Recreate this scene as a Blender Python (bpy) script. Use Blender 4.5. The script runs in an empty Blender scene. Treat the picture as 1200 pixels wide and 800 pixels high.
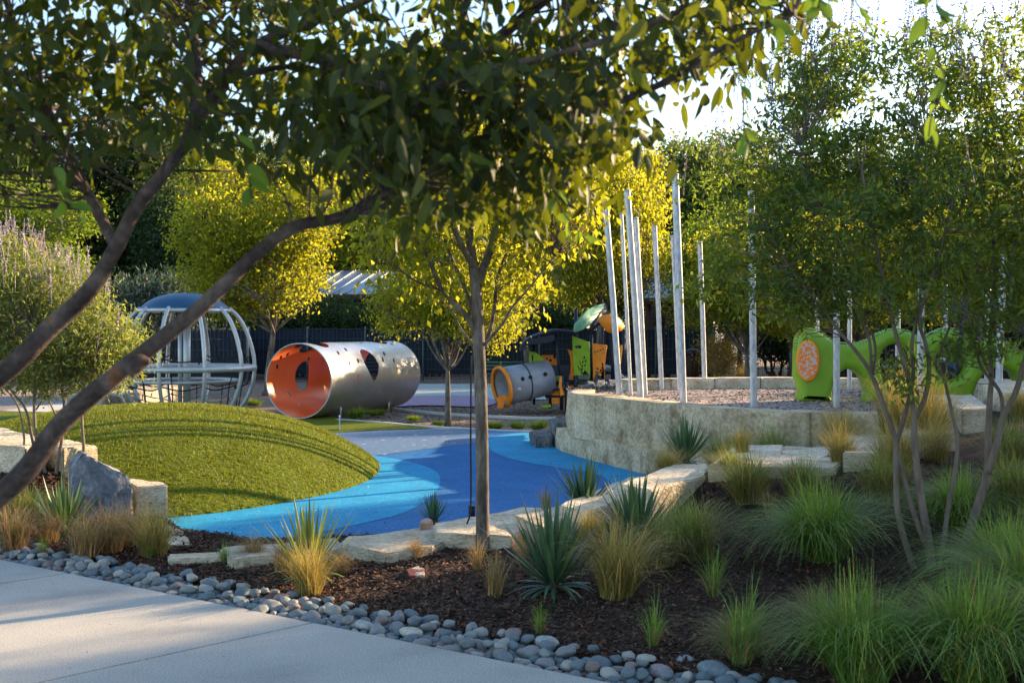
import bpy, bmesh, math, random
import numpy as np
from mathutils import Vector, Matrix, noise as mn

scene = bpy.context.scene
C = scene.collection
R = math.radians
F = 1400.0      # focal length in photo pixels
EYE = 2.0       # eye height above the blue play surface
HOR = 385.0

# ---------------- camera ----------------
cam_d = bpy.data.cameras.new('camera'); cam = bpy.data.objects.new('camera', cam_d); C.objects.link(cam)
cam.location = (0, 0, EYE); cam.rotation_euler = (R(90), 0, 0)
cam_d.sensor_width = 36; cam_d.lens = 42; cam_d.shift_y = -15/1200
cam_d.clip_start = 0.05; cam_d.clip_end = 3000
cam_d.dof.use_dof = True; cam_d.dof.focus_distance = 14.0; cam_d.dof.aperture_fstop = 5.0
scene.camera = cam

# ---------------- sky, sun, exposure ----------------
SUN_AZ, SUN_EL = 56.0, 17.0     # azimuth clockwise from +Y, elevation
w = bpy.data.worlds.new('World'); scene.world = w; w.use_nodes = True
nt = w.node_tree; nt.nodes.clear()
sky = nt.nodes.new('ShaderNodeTexSky'); sky.sky_type = 'NISHITA'; sky.sun_disc = False
sky.sun_elevation = R(SUN_EL); sky.sun_rotation = R(SUN_AZ); sky.air_density = 1.0; sky.dust_density = 0.7; sky.ozone_density = 1.5
bg = nt.nodes.new('ShaderNodeBackground'); bg.inputs[1].default_value = 0.12
wo = nt.nodes.new('ShaderNodeOutputWorld')
nt.links.new(sky.outputs[0], bg.inputs[0]); nt.links.new(bg.outputs[0], wo.inputs[0])
sd = bpy.data.lights.new('sun', 'SUN'); sd.energy = 5.0; sd.angle = R(0.6); sd.color = (1.0, 0.71, 0.41)
sun = bpy.data.objects.new('sun', sd); C.objects.link(sun)
SV = Vector((math.sin(R(SUN_AZ))*math.cos(R(SUN_EL)), math.cos(R(SUN_AZ))*math.cos(R(SUN_EL)), math.sin(R(SUN_EL))))
sun.rotation_euler = SV.to_track_quat('Z', 'Y').to_euler()
scene.view_settings.view_transform = 'Standard'; scene.view_settings.look = 'None'
scene.view_settings.exposure = 1.75; scene.view_settings.gamma = 1.0
scene.cycles.max_bounces = 7; scene.cycles.transparent_max_bounces = 6
scene.cycles.diffuse_bounces = 3; scene.cycles.transmission_bounces = 4; scene.cycles.glossy_bounces = 3
scene.cycles.sample_clamp_indirect = 6
scene.cycles.use_denoising = True
scene.render.film_transparent = False

# ---------------- coordinates from the survey of the place ----------------
def G(px, py, z=0.0):
    """point of the place on level z seen in direction px, py"""
    D = F*(EYE-z)/(py-HOR)
    return Vector(((px-600)/F*D, D, z))
def A(px, py, D):
    return Vector(((px-600)/F*D, D, EYE-(py-HOR)/F*D))

# ---------------- materials ----------------
MATS = {}
def newmat(name):
    m = bpy.data.materials.new(name); m.use_nodes = True; n = m.node_tree; n.nodes.clear()
    return m, n
def N(n, t, **k):
    x = n.nodes.new(t)
    for a, b in k.items(): setattr(x, a, b)
    return x
def ramp(n, stops):
    r = N(n, 'ShaderNodeValToRGB'); e = r.color_ramp.elements
    while len(e) < len(stops): e.new(0.5)
    for i, (p, c) in enumerate(stops):
        e[i].position = p; e[i].color = (c[0], c[1], c[2], 1)
    return r
def surf(name, cols, scale=5, rough=0.85, bump=0.2, detail=6, metal=0.0, fine=None, finebump=0.0, coord='Object', dist=0.02, spec=0.3, stretch=None, objrand=0.0, speck=None):
    """noise-mottled surface. cols: list of (pos, colour)."""
    if name in MATS: return MATS[name]
    m, n = newmat(name); L = n.links.new
    out = N(n, 'ShaderNodeOutputMaterial'); p = N(n, 'ShaderNodeBsdfPrincipled')
    p.inputs['Roughness'].default_value = rough; p.inputs['Metallic'].default_value = metal
    p.inputs['Specular IOR Level'].default_value = spec
    tc = N(n, 'ShaderNodeTexCoord'); src = tc.outputs[coord]
    if stretch:
        mp = N(n, 'ShaderNodeMapping'); mp.inputs['Scale'].default_value = stretch; L(src, mp.inputs[0]); src = mp.outputs[0]
    nz = N(n, 'ShaderNodeTexNoise'); nz.inputs['Scale'].default_value = scale; nz.inputs['Detail'].default_value = detail; nz.inputs['Roughness'].default_value = 0.62
    L(src, nz.inputs['Vector'])
    r = ramp(n, cols); L(nz.outputs['Fac'], r.inputs[0]); col = r.outputs[0]
    h = nz.outputs['Fac']
    if fine:
        f = N(n, 'ShaderNodeTexNoise'); f.inputs['Scale'].default_value = fine; f.inputs['Detail'].default_value = 3; L(src, f.inputs['Vector'])
        mx = N(n, 'ShaderNodeMix', data_type='RGBA', blend_type='OVERLAY'); mx.inputs[0].default_value = 0.55
        L(col, mx.inputs[6])
        g = ramp(n, [(0.3, (0.22,)*3), (0.7, (0.78,)*3)]); L(f.outputs['Fac'], g.inputs[0]); L(g.outputs[0], mx.inputs[7]); col = mx.outputs[2]
    if speck:   # (scale, colour, threshold)
        v = N(n, 'ShaderNodeTexVoronoi'); v.inputs['Scale'].default_value = speck[0]; L(src, v.inputs['Vector'])
        sc_ = N(n, 'ShaderNodeSeparateColor'); L(v.outputs['Color'], sc_.inputs[0])
        g = ramp(n, [(speck[2], (0, 0, 0)), (speck[2]+0.01, (1, 1, 1))]); L(sc_.outputs[0], g.inputs[0])
        mx = N(n, 'ShaderNodeMix', data_type='RGBA'); L(g.outputs[0], mx.inputs[0]); L(col, mx.inputs[6]); mx.inputs[7].default_value = (*speck[1], 1); col = mx.outputs[2]
    if objrand:
        oi = N(n, 'ShaderNodeObjectInfo'); hs = N(n, 'ShaderNodeHueSaturation')
        mr = N(n, 'ShaderNodeMapRange'); mr.inputs[3].default_value = 1-objrand; mr.inputs[4].default_value = 1+objrand
        L(oi.outputs['Random'], mr.inputs[0]); L(mr.outputs[0], hs.inputs['Value']); L(col, hs.inputs['Color']); col = hs.outputs[0]
    L(col, p.inputs['Base Color'])
    if bump:
        b = N(n, 'ShaderNodeBump'); b.inputs['Strength'].default_value = bump; b.inputs['Distance'].default_value = dist; L(h, b.inputs['Height'])
        if finebump and fine:
            b2 = N(n, 'ShaderNodeBump'); b2.inputs['Strength'].default_value = finebump; b2.inputs['Distance'].default_value = dist*0.4; L(f.outputs['Fac'], b2.inputs['Height']); L(b.outputs[0], b2.inputs['Normal']); b = b2
        L(b.outputs[0], p.inputs['Normal'])
    L(p.outputs[0], out.inputs[0]); MATS[name] = m
    return m
def plain(name, c, rough=0.5, metal=0.0, var=0.15, scale=8, spec=0.4, bump=0.05):
    c2 = tuple(x*(1-var) for x in c); c3 = tuple(min(1, x*(1+var)) for x in c)
    return surf(name, [(0.3, c2), (0.7, c3)], scale=scale, rough=rough, metal=metal, bump=bump, spec=spec, dist=0.005)
def leafmat(name, ca, cb, tr, tf=0.4, rough=0.55, var=1.0, spec=0.3):
    """leaf: reflecting + light passing through, each leaf its own tone."""
    if name in MATS: return MATS[name]
    m, n = newmat(name); L = n.links.new
    out = N(n, 'ShaderNodeOutputMaterial'); p = N(n, 'ShaderNodeBsdfPrincipled'); t = N(n, 'ShaderNodeBsdfTranslucent'); mx = N(n, 'ShaderNodeMixShader')
    g = N(n, 'ShaderNodeNewGeometry')
    r = ramp(n, [(0.0, ca), (0.75, cb), (0.955, tuple(min(1, x*1.35) for x in cb)), (0.965, (cb[0]*2.6, cb[1]*1.7, cb[2]*1.2)), (1.0, (cb[0]*3.2, cb[1]*1.5, cb[2]))]); L(g.outputs['Random Per Island'], r.inputs[0])
    L(r.outputs[0], p.inputs['Base Color']); p.inputs['Roughness'].default_value = rough; p.inputs['Specular IOR Level'].default_value = spec
    r2 = ramp(n, [(0.0, tuple(x*0.55 for x in tr)), (1.0, tr)]); L(g.outputs['Random Per Island'], r2.inputs[0]); L(r2.outputs[0], t.inputs[0])
    mx.inputs[0].default_value = tf; L(p.outputs[0], mx.inputs[1]); L(t.outputs[0], mx.inputs[2]); L(mx.outputs[0], out.inputs[0])
    MATS[name] = m; return m

# ---------------- object helpers ----------------
def link(o, parent=None):
    C.objects.link(o)
    if parent is not None: o.parent = parent
    return o
def tag(o, label=None, cat=None, group=None, kind=None):
    if label: o['label'] = label
    if cat: o['category'] = cat
    if group: o['group'] = group
    if kind: o['kind'] = kind
    return o
def empty(name, loc, label, cat, group=None, rz=0.0):
    o = bpy.data.objects.new(name, None); C.objects.link(o); o.location = loc; o.rotation_euler = (0, 0, rz)
    o.empty_display_size = 0.2
    return tag(o, label, cat, group)
def mesh_np(name, V, Fq, mats, parent=None, smooth=False, midx=None):
    """V (n,3), Fq (m,k) index array (k = 3 or 4) or list of such arrays"""
    V = np.asarray(V, dtype=np.float32)
    if not (isinstance(Fq, list) and len(Fq) and isinstance(Fq[0], np.ndarray)): Fq = [Fq]
    Fq = [np.asarray(f, dtype=np.int32) for f in Fq if len(f)]
    me = bpy.data.meshes.new(name); me.vertices.add(len(V)); me.vertices.foreach_set('co', V.ravel())
    nl = sum(f.size for f in Fq); nf = sum(len(f) for f in Fq)
    me.loops.add(nl); me.loops.foreach_set('vertex_index', np.concatenate([f.ravel() for f in Fq]))
    me.polygons.add(nf)
    tot = np.concatenate([np.full(len(f), f.shape[1], np.int32) for f in Fq]); st = np.concatenate([[0], np.cumsum(tot)[:-1]]).astype(np.int32)
    me.polygons.foreach_set('loop_start', st); me.polygons.foreach_set('loop_total', tot)
    for m in (mats if isinstance(mats, (list, tuple)) else [mats]): me.materials.append(m)
    if midx is not None: me.polygons.foreach_set('material_index', np.asarray(midx, np.int32))
    if smooth: me.polygons.foreach_set('use_smooth', np.ones(nf, bool))
    me.update(); me.validate()
    o = bpy.data.objects.new(name, me); return link(o, parent)
def bm_obj(name, bm, mats, parent=None, smooth=False):
    me = bpy.data.meshes.new(name); bm.to_mesh(me); bm.free()
    for m in (mats if isinstance(mats, (list, tuple)) else [mats]): me.materials.append(m)
    if smooth:
        for p in me.polygons: p.use_smooth = True
    o = bpy.data.objects.new(name, me); return link(o, parent)

class MB:
    """collects numpy pieces into one mesh"""
    def __init__(s): s.V = []; s.Q = []; s.T = []; s.n = 0; s.mq = []; s.mt = []
    def add(s, V, Q=None, T=None, m=0):
        V = np.asarray(V, np.float32).reshape(-1, 3)
        if Q is not None and len(Q): Q = np.asarray(Q, np.int32); s.Q.append(Q+s.n); s.mq.append(np.full(len(Q), m))
        if T is not None and len(T): T = np.asarray(T, np.int32); s.T.append(T+s.n); s.mt.append(np.full(len(T), m))
        s.V.append(V); s.n += len(V)
    def build(s, name, mats, parent=None, smooth=False):
        fs = []; mi = []
        if s.Q: fs.append(np.concatenate(s.Q)); mi.append(np.concatenate(s.mq))
        if s.T: fs.append(np.concatenate(s.T)); mi.append(np.concatenate(s.mt))
        return mesh_np(name, np.concatenate(s.V), fs, mats, parent, smooth, np.concatenate(mi))
    def tube(s, pts, rad, seg=6, cap=True, m=0):
        P = np.array([tuple(p) for p in pts], float); n = len(P)
        rad = np.full(n, rad) if np.isscalar(rad) else np.asarray(rad, float)
        T = np.gradient(P, axis=0); T /= np.linalg.norm(T, axis=1)[:, None]+1e-9
        u = np.cross(T[0], [0, 0, 1.0]);
        if np.linalg.norm(u) < 1e-3: u = np.array([1.0, 0, 0])
        V = []; a = np.arange(seg)*2*np.pi/seg
        for i in range(n):
            u = u-T[i]*np.dot(u, T[i]); u /= np.linalg.norm(u)+1e-9; v = np.cross(T[i], u)
            V.append(P[i]+rad[i]*(np.cos(a)[:, None]*u+np.sin(a)[:, None]*v))
        V = np.concatenate(V); i = np.arange(n-1)[:, None]*seg; j = np.arange(seg)[None]; k = (j+1) % seg
        Q = np.stack([i+j, i+k, i+seg+k, i+seg+j], -1).reshape(-1, 4); Tn = []
        if cap:
            V = np.concatenate([V, P[:1], P[-1:]]); b = n*seg; jj = np.arange(seg)
            Tn = np.concatenate([np.stack([(jj+1) % seg, jj, np.full(seg, b)], -1), np.stack([(n-1)*seg+jj, (n-1)*seg+(jj+1) % seg, np.full(seg, b+1)], -1)])
        s.add(V, Q, Tn, m)
    def box(s, c, d, rz=0.0, m=0, rot=None):
        x, y, z = [k/2 for k in d]
        V = np.array([(-x,-y,-z),(x,-y,-z),(x,y,-z),(-x,y,-z),(-x,-y,z),(x,-y,z),(x,y,z),(-x,y,z)])
        M = np.array(rot.to_3x3() if rot is not None else Matrix.Rotation(rz, 3, 'Z'))
        s.add(V@M.T+np.array(tuple(c)), [(0,3,2,1),(4,5,6,7),(0,1,5,4),(1,2,6,5),(2,3,7,6),(3,0,4,7)], None, m)

def catmull(pts, n=8):
    P = [Vector(p) for p in pts]; P = [P[0]*2-P[1]]+P+[P[-1]*2-P[-2]]; out = []
    for i in range(1, len(P)-2):
        for k in range(n):
            t = k/n; a, b, c, d = P[i-1:i+3]
            out.append(0.5*((2*b)+(c-a)*t+(2*a-5*b+4*c-d)*t*t+(-a+3*b-3*c+d)*t**3))
    out.append(P[-2]); return out
def sheet(name, pts, z, mat, thick=0.0, parent=None):
    """flat polygon (list of xy) at level z"""
    bm = bmesh.new(); vs = [bm.verts.new((p[0], p[1], z)) for p in pts]; f = bm.faces.new(vs); bm.normal_update()
    if f.normal.z < 0: f.normal_flip()
    if thick:
        r = bmesh.ops.extrude_face_region(bm, geom=[f]); ex = [v for v in r['geom'] if isinstance(v, bmesh.types.BMVert)]
        for v in ex: v.co.z += 0
        for v in vs: v.co.z -= thick
        bmesh.ops.recalc_face_normals(bm, faces=bm.faces)
    return bm_obj(name, bm, mat, parent)
def rough_prism(name, top, z1, z0, mat, parent=None, rough=0.02, cell=0.12, bev=0.015, seed=0, facer=None):
    """block of cut stone: polygon top outline (xy list), level z1 down to z0"""
    bm = bmesh.new(); n = len(top); a = [bm.verts.new((p[0], p[1], z1)) for p in top]; b = [bm.verts.new((p[0], p[1], z0)) for p in top]
    bm.faces.new(a); bm.faces.new(b[::-1])
    for i in range(n): bm.faces.new((a[i], b[i], b[(i+1) % n], a[(i+1) % n]))
    bmesh.ops.recalc_face_normals(bm, faces=bm.faces)
    bmesh.ops.bevel(bm, geom=bm.edges[:], offset=bev, segments=2, affect='EDGES')
    bmesh.ops.triangulate(bm, faces=[f for f in bm.faces if len(f.verts) > 4])
    for _ in range(6):
        e = [x for x in bm.edges if x.calc_length() > cell*1.5]
        if not e: break
        bmesh.ops.subdivide_edges(bm, edges=e, cuts=1, use_grid_fill=True)
        bmesh.ops.triangulate(bm, faces=[f for f in bm.faces if len(f.verts) > 4])
    bm.normal_update(); rn = random.Random(seed); off = Vector((rn.random()*50, rn.random()*50, 0))
    for v in bm.verts:
        nn = v.normal.copy(); k = 0.35 if abs(nn.z) > 0.8 else 1.0
        d = mn.noise(v.co*3.5+off)*0.8+mn.noise(v.co*9+off)*0.5+mn.noise(v.co*22+off)*0.25
        v.co += nn*d*rough*k
    return bm_obj(name, bm, mat, parent, smooth=False)
def panel(name, outline, holes, depth, bev, mat, parent, M, res=1):
    """thick moulded sheet cut from an outline with cut-outs; M places it"""
    cu = bpy.data.curves.new(name, 'CURVE'); cu.dimensions = '2D'; cu.fill_mode = 'BOTH'; cu.extrude = depth/2; cu.bevel_depth = bev; cu.bevel_resolution = 3; cu.offset = -bev
    for ring in [outline]+holes:
        s = cu.splines.new('POLY'); s.points.add(len(ring)-1)
        for i, p in enumerate(ring): s.points[i].co = (p[0], p[1], 0, 1)
        s.use_cyclic_u = True
    o = bpy.data.objects.new(name, cu); C.objects.link(o); dg = bpy.context.evaluated_depsgraph_get()
    me = bpy.data.meshes.new_from_object(o.evaluated_get(dg)); bpy.data.objects.remove(o); bpy.data.curves.remove(cu)
    me.transform(M); me.materials.clear(); me.materials.append(mat)
    ob = bpy.data.objects.new(name, me); return link(ob, parent)
def ell(cx, cy, rx, ry, n=24, a=0.0):
    return [(cx+rx*math.cos(t)*math.cos(a)-ry*math.sin(t)*math.sin(a), cy+rx*math.cos(t)*math.sin(a)+ry*math.sin(t)*math.cos(a)) for t in [2*math.pi*i/n for i in range(n)]]
def copy_tree(o, parent=None):
    c = o.copy(); C.objects.link(c)
    if parent is not None: c.parent = parent
    for ch in list(o.children): copy_tree(ch, c)
    return c

# ================= SETTING =================
M_mulch = surf('mulch_soil', [(0.25, (0.018, 0.010, 0.007)), (0.5, (0.05, 0.027, 0.017)), (0.75, (0.10, 0.06, 0.04))], scale=38, rough=0.95, bump=1.0, dist=0.03, fine=120, finebump=0.8)
M_path = surf('path_concrete', [(0.28, (0.31, 0.30, 0.28)), (0.45, (0.40, 0.39, 0.36)), (0.6, (0.44, 0.425, 0.39)), (0.75, (0.49, 0.47, 0.43))], detail=10, scale=1.1, rough=0.9, bump=0.05, fine=90, finebump=0.25, dist=0.01, spec=0.2)
M_ground = surf('play_ground', [(0.3, (0.10, 0.075, 0.06)), (0.55, (0.19, 0.15, 0.125)), (0.75, (0.30, 0.24, 0.21))], scale=7, rough=0.95, bump=0.6, fine=30, finebump=0.6, dist=0.03)
M_gravel = surf('plaza_gravel', [(0.3, (0.20, 0.155, 0.14)), (0.55, (0.32, 0.26, 0.24)), (0.75, (0.42, 0.36, 0.33))], scale=14, rough=0.95, bump=0.6, fine=60, finebump=0.7, dist=0.02)
def rubber(name, c):
    return surf(name, [(0.3, tuple(x*0.80 for x in c)), (0.5, c), (0.72, tuple(min(1, x*1.15+0.008) for x in c))], scale=1.6, rough=0.75, bump=0.1, fine=110, finebump=0.5, detail=9, speck=(60, tuple(min(1, x*1.5+0.03) for x in c), 0.93), dist=0.006, spec=0.25)
M_blue_d = rubber('dark_blue_rubber', (0.003, 0.12, 0.33))
M_blue_l = rubber('light_blue_rubber', (0.006, 0.26, 0.48))
M_blue_s = surf('speckled_blue_rubber', [(0.3, (0.06, 0.13, 0.24)), (0.7, (0.10, 0.19, 0.32))], scale=9, rough=0.8, bump=0.1, fine=160, finebump=0.4, dist=0.006, speck=(16, (0.5, 0.5, 0.5), 0.985))
M_teal = surf('pale_court', [(0.3, (0.36, 0.46, 0.50)), (0.7, (0.44, 0.53, 0.56))], scale=2, rough=0.8, bump=0.05)
M_purple = surf('purple_court', [(0.3, (0.30, 0.24, 0.36)), (0.7, (0.38, 0.30, 0.43))], scale=3, rough=0.85, bump=0.05)
M_turf = surf('turf', [(0.3, (0.06, 0.095, 0.005)), (0.55, (0.11, 0.145, 0.008)), (0.75, (0.19, 0.215, 0.015))], scale=22, rough=0.9, bump=1.0, fine=130, finebump=1.0, dist=0.03, spec=0.15)
M_blade = leafmat('turf_blade', (0.035, 0.08, 0.006), (0.13, 0.19, 0.015), (0.30, 0.31, 0.02), 0.35)
M_lime = surf('limestone', [(0.25, (0.20, 0.15, 0.10)), (0.38, (0.44, 0.36, 0.25)), (0.56, (0.60, 0.52, 0.39)), (0.78, (0.70, 0.63, 0.50))], scale=3.4, rough=0.92, bump=0.9, fine=26, finebump=0.9, dist=0.045, objrand=0.14, detail=10, stretch=(1, 1, 2.2))
M_rlime = surf('rough_limestone', [(0.30, (0.14, 0.10, 0.06)), (0.40, (0.36, 0.27, 0.16)), (0.55, (0.54, 0.43, 0.28)), (0.72, (0.66, 0.55, 0.38))], scale=2.2, rough=0.95, bump=0.8, fine=22, finebump=0.8, dist=0.05, objrand=0.08, detail=10)

# path edge line: first point, direction, and normal towards the bed
E0 = G(0, 655, 0.1).xy; E1 = G(720, 800, 0.1).xy
ed = (E1-E0).normalized(); en = Vector((-ed.y, ed.x)); PW = 0.44
def bed_z(x, y):
    s = (Vector((x, y))-E0).dot(en)-PW
    k = (x+2.2)/4.6; k = max(0, min(1, k)); k = k*k*(3-2*k)
    sl = 0.028+(0.085-0.028)*k
    if x > 2.4: sl += (x-2.4)*0.004
    z = 0.1+sl*max(0, s)
    if x > 0.8:
        q = max(0, min(1, (s-2.9)/1.5)); z += 0.17*q*q*(3-2*q)*max(0, min(1, (x-0.8)/0.8))*max(0.25, min(1, (4.9-x)/1.2))
    if x < -3.7: z += 0.42*min(1, (-3.7-x)/0.9)*max(0, min(1, (y-10.7)/1.2))
    return z
def bed_zn(x, y): return bed_z(x, y)+0.02*mn.noise(Vector((x*2.2, y*2.2, 0)))

# ground sheet to the horizon
bm = bmesh.new(); bmesh.ops.create_grid(bm, x_segments=60, y_segments=60, size=1)
for v in bm.verts:
    v.co.x = math.copysign(abs(v.co.x)**3, v.co.x)*900; v.co.y = math.copysign(abs(v.co.y)**3, v.co.y)*900+20; v.co.z = -0.05
tag(bm_obj('ground', bm, M_ground), kind='structure')

# concrete path, near side of the edge line, with control joints (real grooves between slabs)
def on_edge(t, s=0.0): return E0+ed*t+en*s
jd = Vector((0.69, 0.72)).normalized(); jd_w = (jd-ed*jd.dot(ed)); slab_objs = []
# slabs between joints; joints run along jd
g = 0.006
def jline(t): return on_edge(t), -jd
tj = [-13.0, -10.3, -7.6, -4.9, -2.2, 0.95, 3.62, 6.3, 9.0, 11.7, 14.4]
path_mb = bmesh.new()
M_joint = surf('joint_filler', [(0.3, (0.10, 0.06, 0.045)), (0.7, (0.16, 0.10, 0.08))], scale=20, rough=0.95, bump=0.2)
for i in range(len(tj)-1):
    a, b = tj[i]+g, tj[i+1]-g
    p = [on_edge(a), on_edge(b), on_edge(b)-jd*14, on_edge(a)-jd*14]
    vs = [path_mb.verts.new((q.x, q.y, 0.1)) for q in p]; lo = [path_mb.verts.new((q.x, q.y, -0.06)) for q in p]
    path_mb.faces.new(vs)
    for k in range(4): path_mb.faces.new((vs[k], lo[k], lo[(k+1) % 4], vs[(k+1) % 4]))
bmesh.ops.recalc_face_normals(path_mb, faces=path_mb.faces)
bmesh.ops.bevel(path_mb, geom=[e for e in path_mb.edges if all(v.co.z > 0 for v in e.verts)], offset=0.006, segments=2, affect='EDGES')
tag(bm_obj('path', path_mb, M_path), kind='structure')
p = [on_edge(tj[0]), on_edge(tj[-1]), on_edge(tj[-1])-jd*14, on_edge(tj[0])-jd*14]
tag(sheet('path_base', p, 0.088, M_joint), kind='structure')

# planting bed: height field bounded by the path edge and the line of stone blocks
far_line = [(-9.5, 13.6), (-6.2, 13.3), (-4.7, 12.3), (-3.6, 12.0), (-3.1, 11.2), (-2.3, 10.6), (-1.6, 10.65), (-0.6, 10.6), (0.2, 10.9), (1.0, 11.2), (1.8, 11.4), (2.9, 11.7), (3.6, 12.0), (4.4, 12.6), (5.1, 13.5), (6.0, 14.5), (9.5, 15.8), (14, 16.5)]
def far_y(x):
    for (a, b), (c, d) in zip(far_line, far_line[1:]):
        if a <= x <= c: return b+(d-b)*(x-a)/(c-a)
    return far_line[-1][1]
V = []; Q = []; nx = 330; ny = 120
for i in range(nx+1):
    x = -9.5+23.5*i/nx
    y0 = (E0+ed*((x-E0.x)/ed.x)).y; y1 = far_y(x)
    for j in range(ny+1):
        y = y0+(y1-y0)*(j/ny)
        s = (Vector((x, y))-E0).dot(en)
        z = bed_zn(x, y)+0.008*mn.noise(Vector((x*14, y*14, 3)))
        if s < PW: z = 0.055+(z-0.055)*max(0, (s-0.35)/(PW-0.35)) if s > 0.35 else 0.055
        V.append((x, y, z))
    V.append((x, y1+0.02, -0.1))
for i in range(nx):
    for j in range(ny+1):
        a = i*(ny+2)+j; Q.append((a, a+ny+2, a+ny+3, a+1))
tag(mesh_np('planting_bed', V, Q, M_mulch, smooth=True), kind='structure')

# blue rubber play surface: base and coloured figures, each about 4 mm up
def Gp(l, z=0.0): return [G(a, b, z).xy for a, b in l]
base_pts = Gp([(120, 640), (200, 668), (420, 660), (560, 640), (700, 600), (800, 575), (860, 548), (860, 520), (760, 515), (690, 509), (640, 506), (560, 502), (450, 503.5), (392, 507), (300, 506), (120, 508)])
tag(sheet('blue_play_surface', base_pts, 0.0, M_blue_d, 0.04), kind='structure')
def smooth_poly(l, n=5):
    P = [Vector((a, b, 0)) for a, b in l]; k = len(P); out = []
    for i in range(k):
        a, b, c, d = P[i-1], P[i], P[(i+1) % k], P[(i+2) % k]
        for q in range(n):
            t = q/n; out.append((0.5*((2*b)+(c-a)*t+(2*a-5*b+4*c-d)*t*t+(-a+3*b-3*c+d)*t**3)).xy)
    return out
sl = Gp([(357, 519.5), (372, 515), (392, 507.4), (450, 504), (515, 502.4), (560, 502.4), (572, 504), (572, 515), (557, 519), (500, 526), (437, 534), (385, 532)])
tag(sheet('slate_blue_surface', sl, 0.004, M_blue_s), kind='structure')
lb = smooth_poly(Gp([(330, 540), (392, 533), (437, 534), (475, 540), (507, 550), (516, 563), (507, 580), (475, 600), (425, 613), (350, 628), (270, 640), (200, 648), (150, 640), (150, 600), (250, 570)]), 6)
tag(sheet('light_blue_surface', lb, 0.004, M_blue_l), kind='structure')
lb2 = smooth_poly(Gp([(574, 514), (606, 507.5), (640, 508), (690, 512), (760, 522), (800, 540), (790, 566), (735, 575), (700, 556), (655, 548), (600, 538), (574, 526)]), 6)
tag(sheet('light_blue_lobe_surface', lb2, 0.004, M_blue_l), kind='structure')
lb3 = Gp([(300, 506.5), (345, 506.5), (391, 507.6), (371, 515.2), (356, 519.7), (300, 522)])
tag(sheet('light_blue_strip_surface', lb3, 0.0045, M_blue_l), kind='structure')

# lawn strip under the big tube, thin pale edging, pale and purple court beyond
lawn = smooth_poly(Gp([(130, 500), (200, 487), (300, 484), (392, 488), (395, 491), (450, 496), (505, 501.5), (440, 503.6), (385, 508), (340, 511.5), (290, 511), (200, 512)]), 4)
tag(sheet('lawn', lawn, 0.006, M_turf), kind='structure')
tag(sheet('pale_court_ground', Gp([(462, 467), (640, 467), (640, 449), (480, 449)], 0.0), -0.02, M_teal), kind='structure')
tag(sheet('purple_court_ground', smooth_poly(Gp([(440, 468), (500, 463), (560, 463.5), (582, 470), (560, 475.5), (500, 474), (440, 476)]), 4), -0.012, M_purple), kind='structure')
M_pale = surf('pale_concrete', [(0.3, (0.42, 0.42, 0.41)), (0.7, (0.52, 0.52, 0.50))], scale=4, rough=0.9, bump=0.1)
def strip_along(name, pts, wd, z1, z0, mat, parent=None):
    P = [Vector((q[0], q[1])) for q in pts]; m_ = MB(); V = []
    for i, p_ in enumerate(P):
        t = (P[min(i+1, len(P)-1)]-P[max(i-1, 0)]).normalized(); nn = Vector((-t.y, t.x))*wd/2
        for (q, z) in ((p_-nn, z0), (p_-nn, z1), (p_+nn, z1), (p_+nn, z0)): V.append((q.x, q.y, z))
    Q = []
    for i in range(len(P)-1):
        for k in range(4):
            a = i*4+k; b = i*4+(k+1) % 4; Q.append((a, b, b+4, a+4))
    e = (len(P)-1)*4; Q += [(3, 2, 1, 0), (e, e+1, e+2, e+3)]
    m_.add(V, Q); return m_.build(name, mat, parent)
ed1 = catmull([G(395, 491.5, 0), G(440, 494.5, 0), G(490, 499, 0), G(540, 502, 0), G(600, 505, 0), G(640, 505.5, 0)], 6)
tag(strip_along('concrete_kerb', ed1, 0.09, 0.02, -0.05, M_pale), kind='structure')
ed2 = catmull([G(455, 478, 0), G(500, 483, 0), G(540, 486, 0), G(600, 489, 0), G(650, 490, 0)], 6)
tag(strip_along('thin_kerb', ed2, 0.10, 0.03, -0.05, M_pale), kind='structure')
tag(sheet('back_walk', Gp([(0, 480), (0, 494), (90, 483), (135, 474), (150, 465), (130, 462)], 0.0), -0.035, M_pale), kind='structure')
tag(sheet('pebbly_ground', Gp([(-200, 455), (-200, 505), (0, 480), (130, 462), (230, 450), (60, 445)], 0.0), -0.04, M_gravel), kind='structure')

# turf mound
mc = Vector((-5.0, 16.2)); H = 0.93
def mound_z(x, y):
    dx = x-mc.x; rx = 3.1 if dx > 0 else 3.5
    ry = 4.1 if y < mc.y else 5.2
    r = math.sqrt((dx/rx)**2+((y-mc.y)/ry)**2)
    return H*(1-r**2.4)**0.9 if r < 1 else -0.1
V = []; Q = []; nr = 72; na = 144
for i in range(nr+1):
    for j in range(na):
        a = 2*math.pi*j/na; c_, s_ = math.cos(a), math.sin(a); rx = 3.1 if c_ > 0 else 3.5; ry = 4.1 if s_ < 0 else 5.2
        r = i/nr; z = H*(1-r**2.4)**0.9 if r < 1 else 0.0
        wob = 1+0.02*math.sin(3*a+1)
        V.append((mc.x+rx*r*c_*wob, mc.y+ry*r*s_*wob, z-0.02*(r >= 1)+0.012*mn.noise(Vector((c_*r*6, s_*r*6, 1)))))
for i in range(nr):
    for j in range(na):
        a = i*na+j; b = i*na+(j+1) % na; Q.append((a, a+na, b+na, b))
tag(mesh_np('grassy_mound_terrain', V, Q, M_turf, smooth=True), kind='structure')
sl_ = smooth_poly([(-14, 13.7), (-8, 13.75), (-6.3, 13.6), (-5.6, 14.6), (-5.9, 18), (-6.6, 21), (-8.5, 22.6), (-14, 23)], 4)
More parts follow.
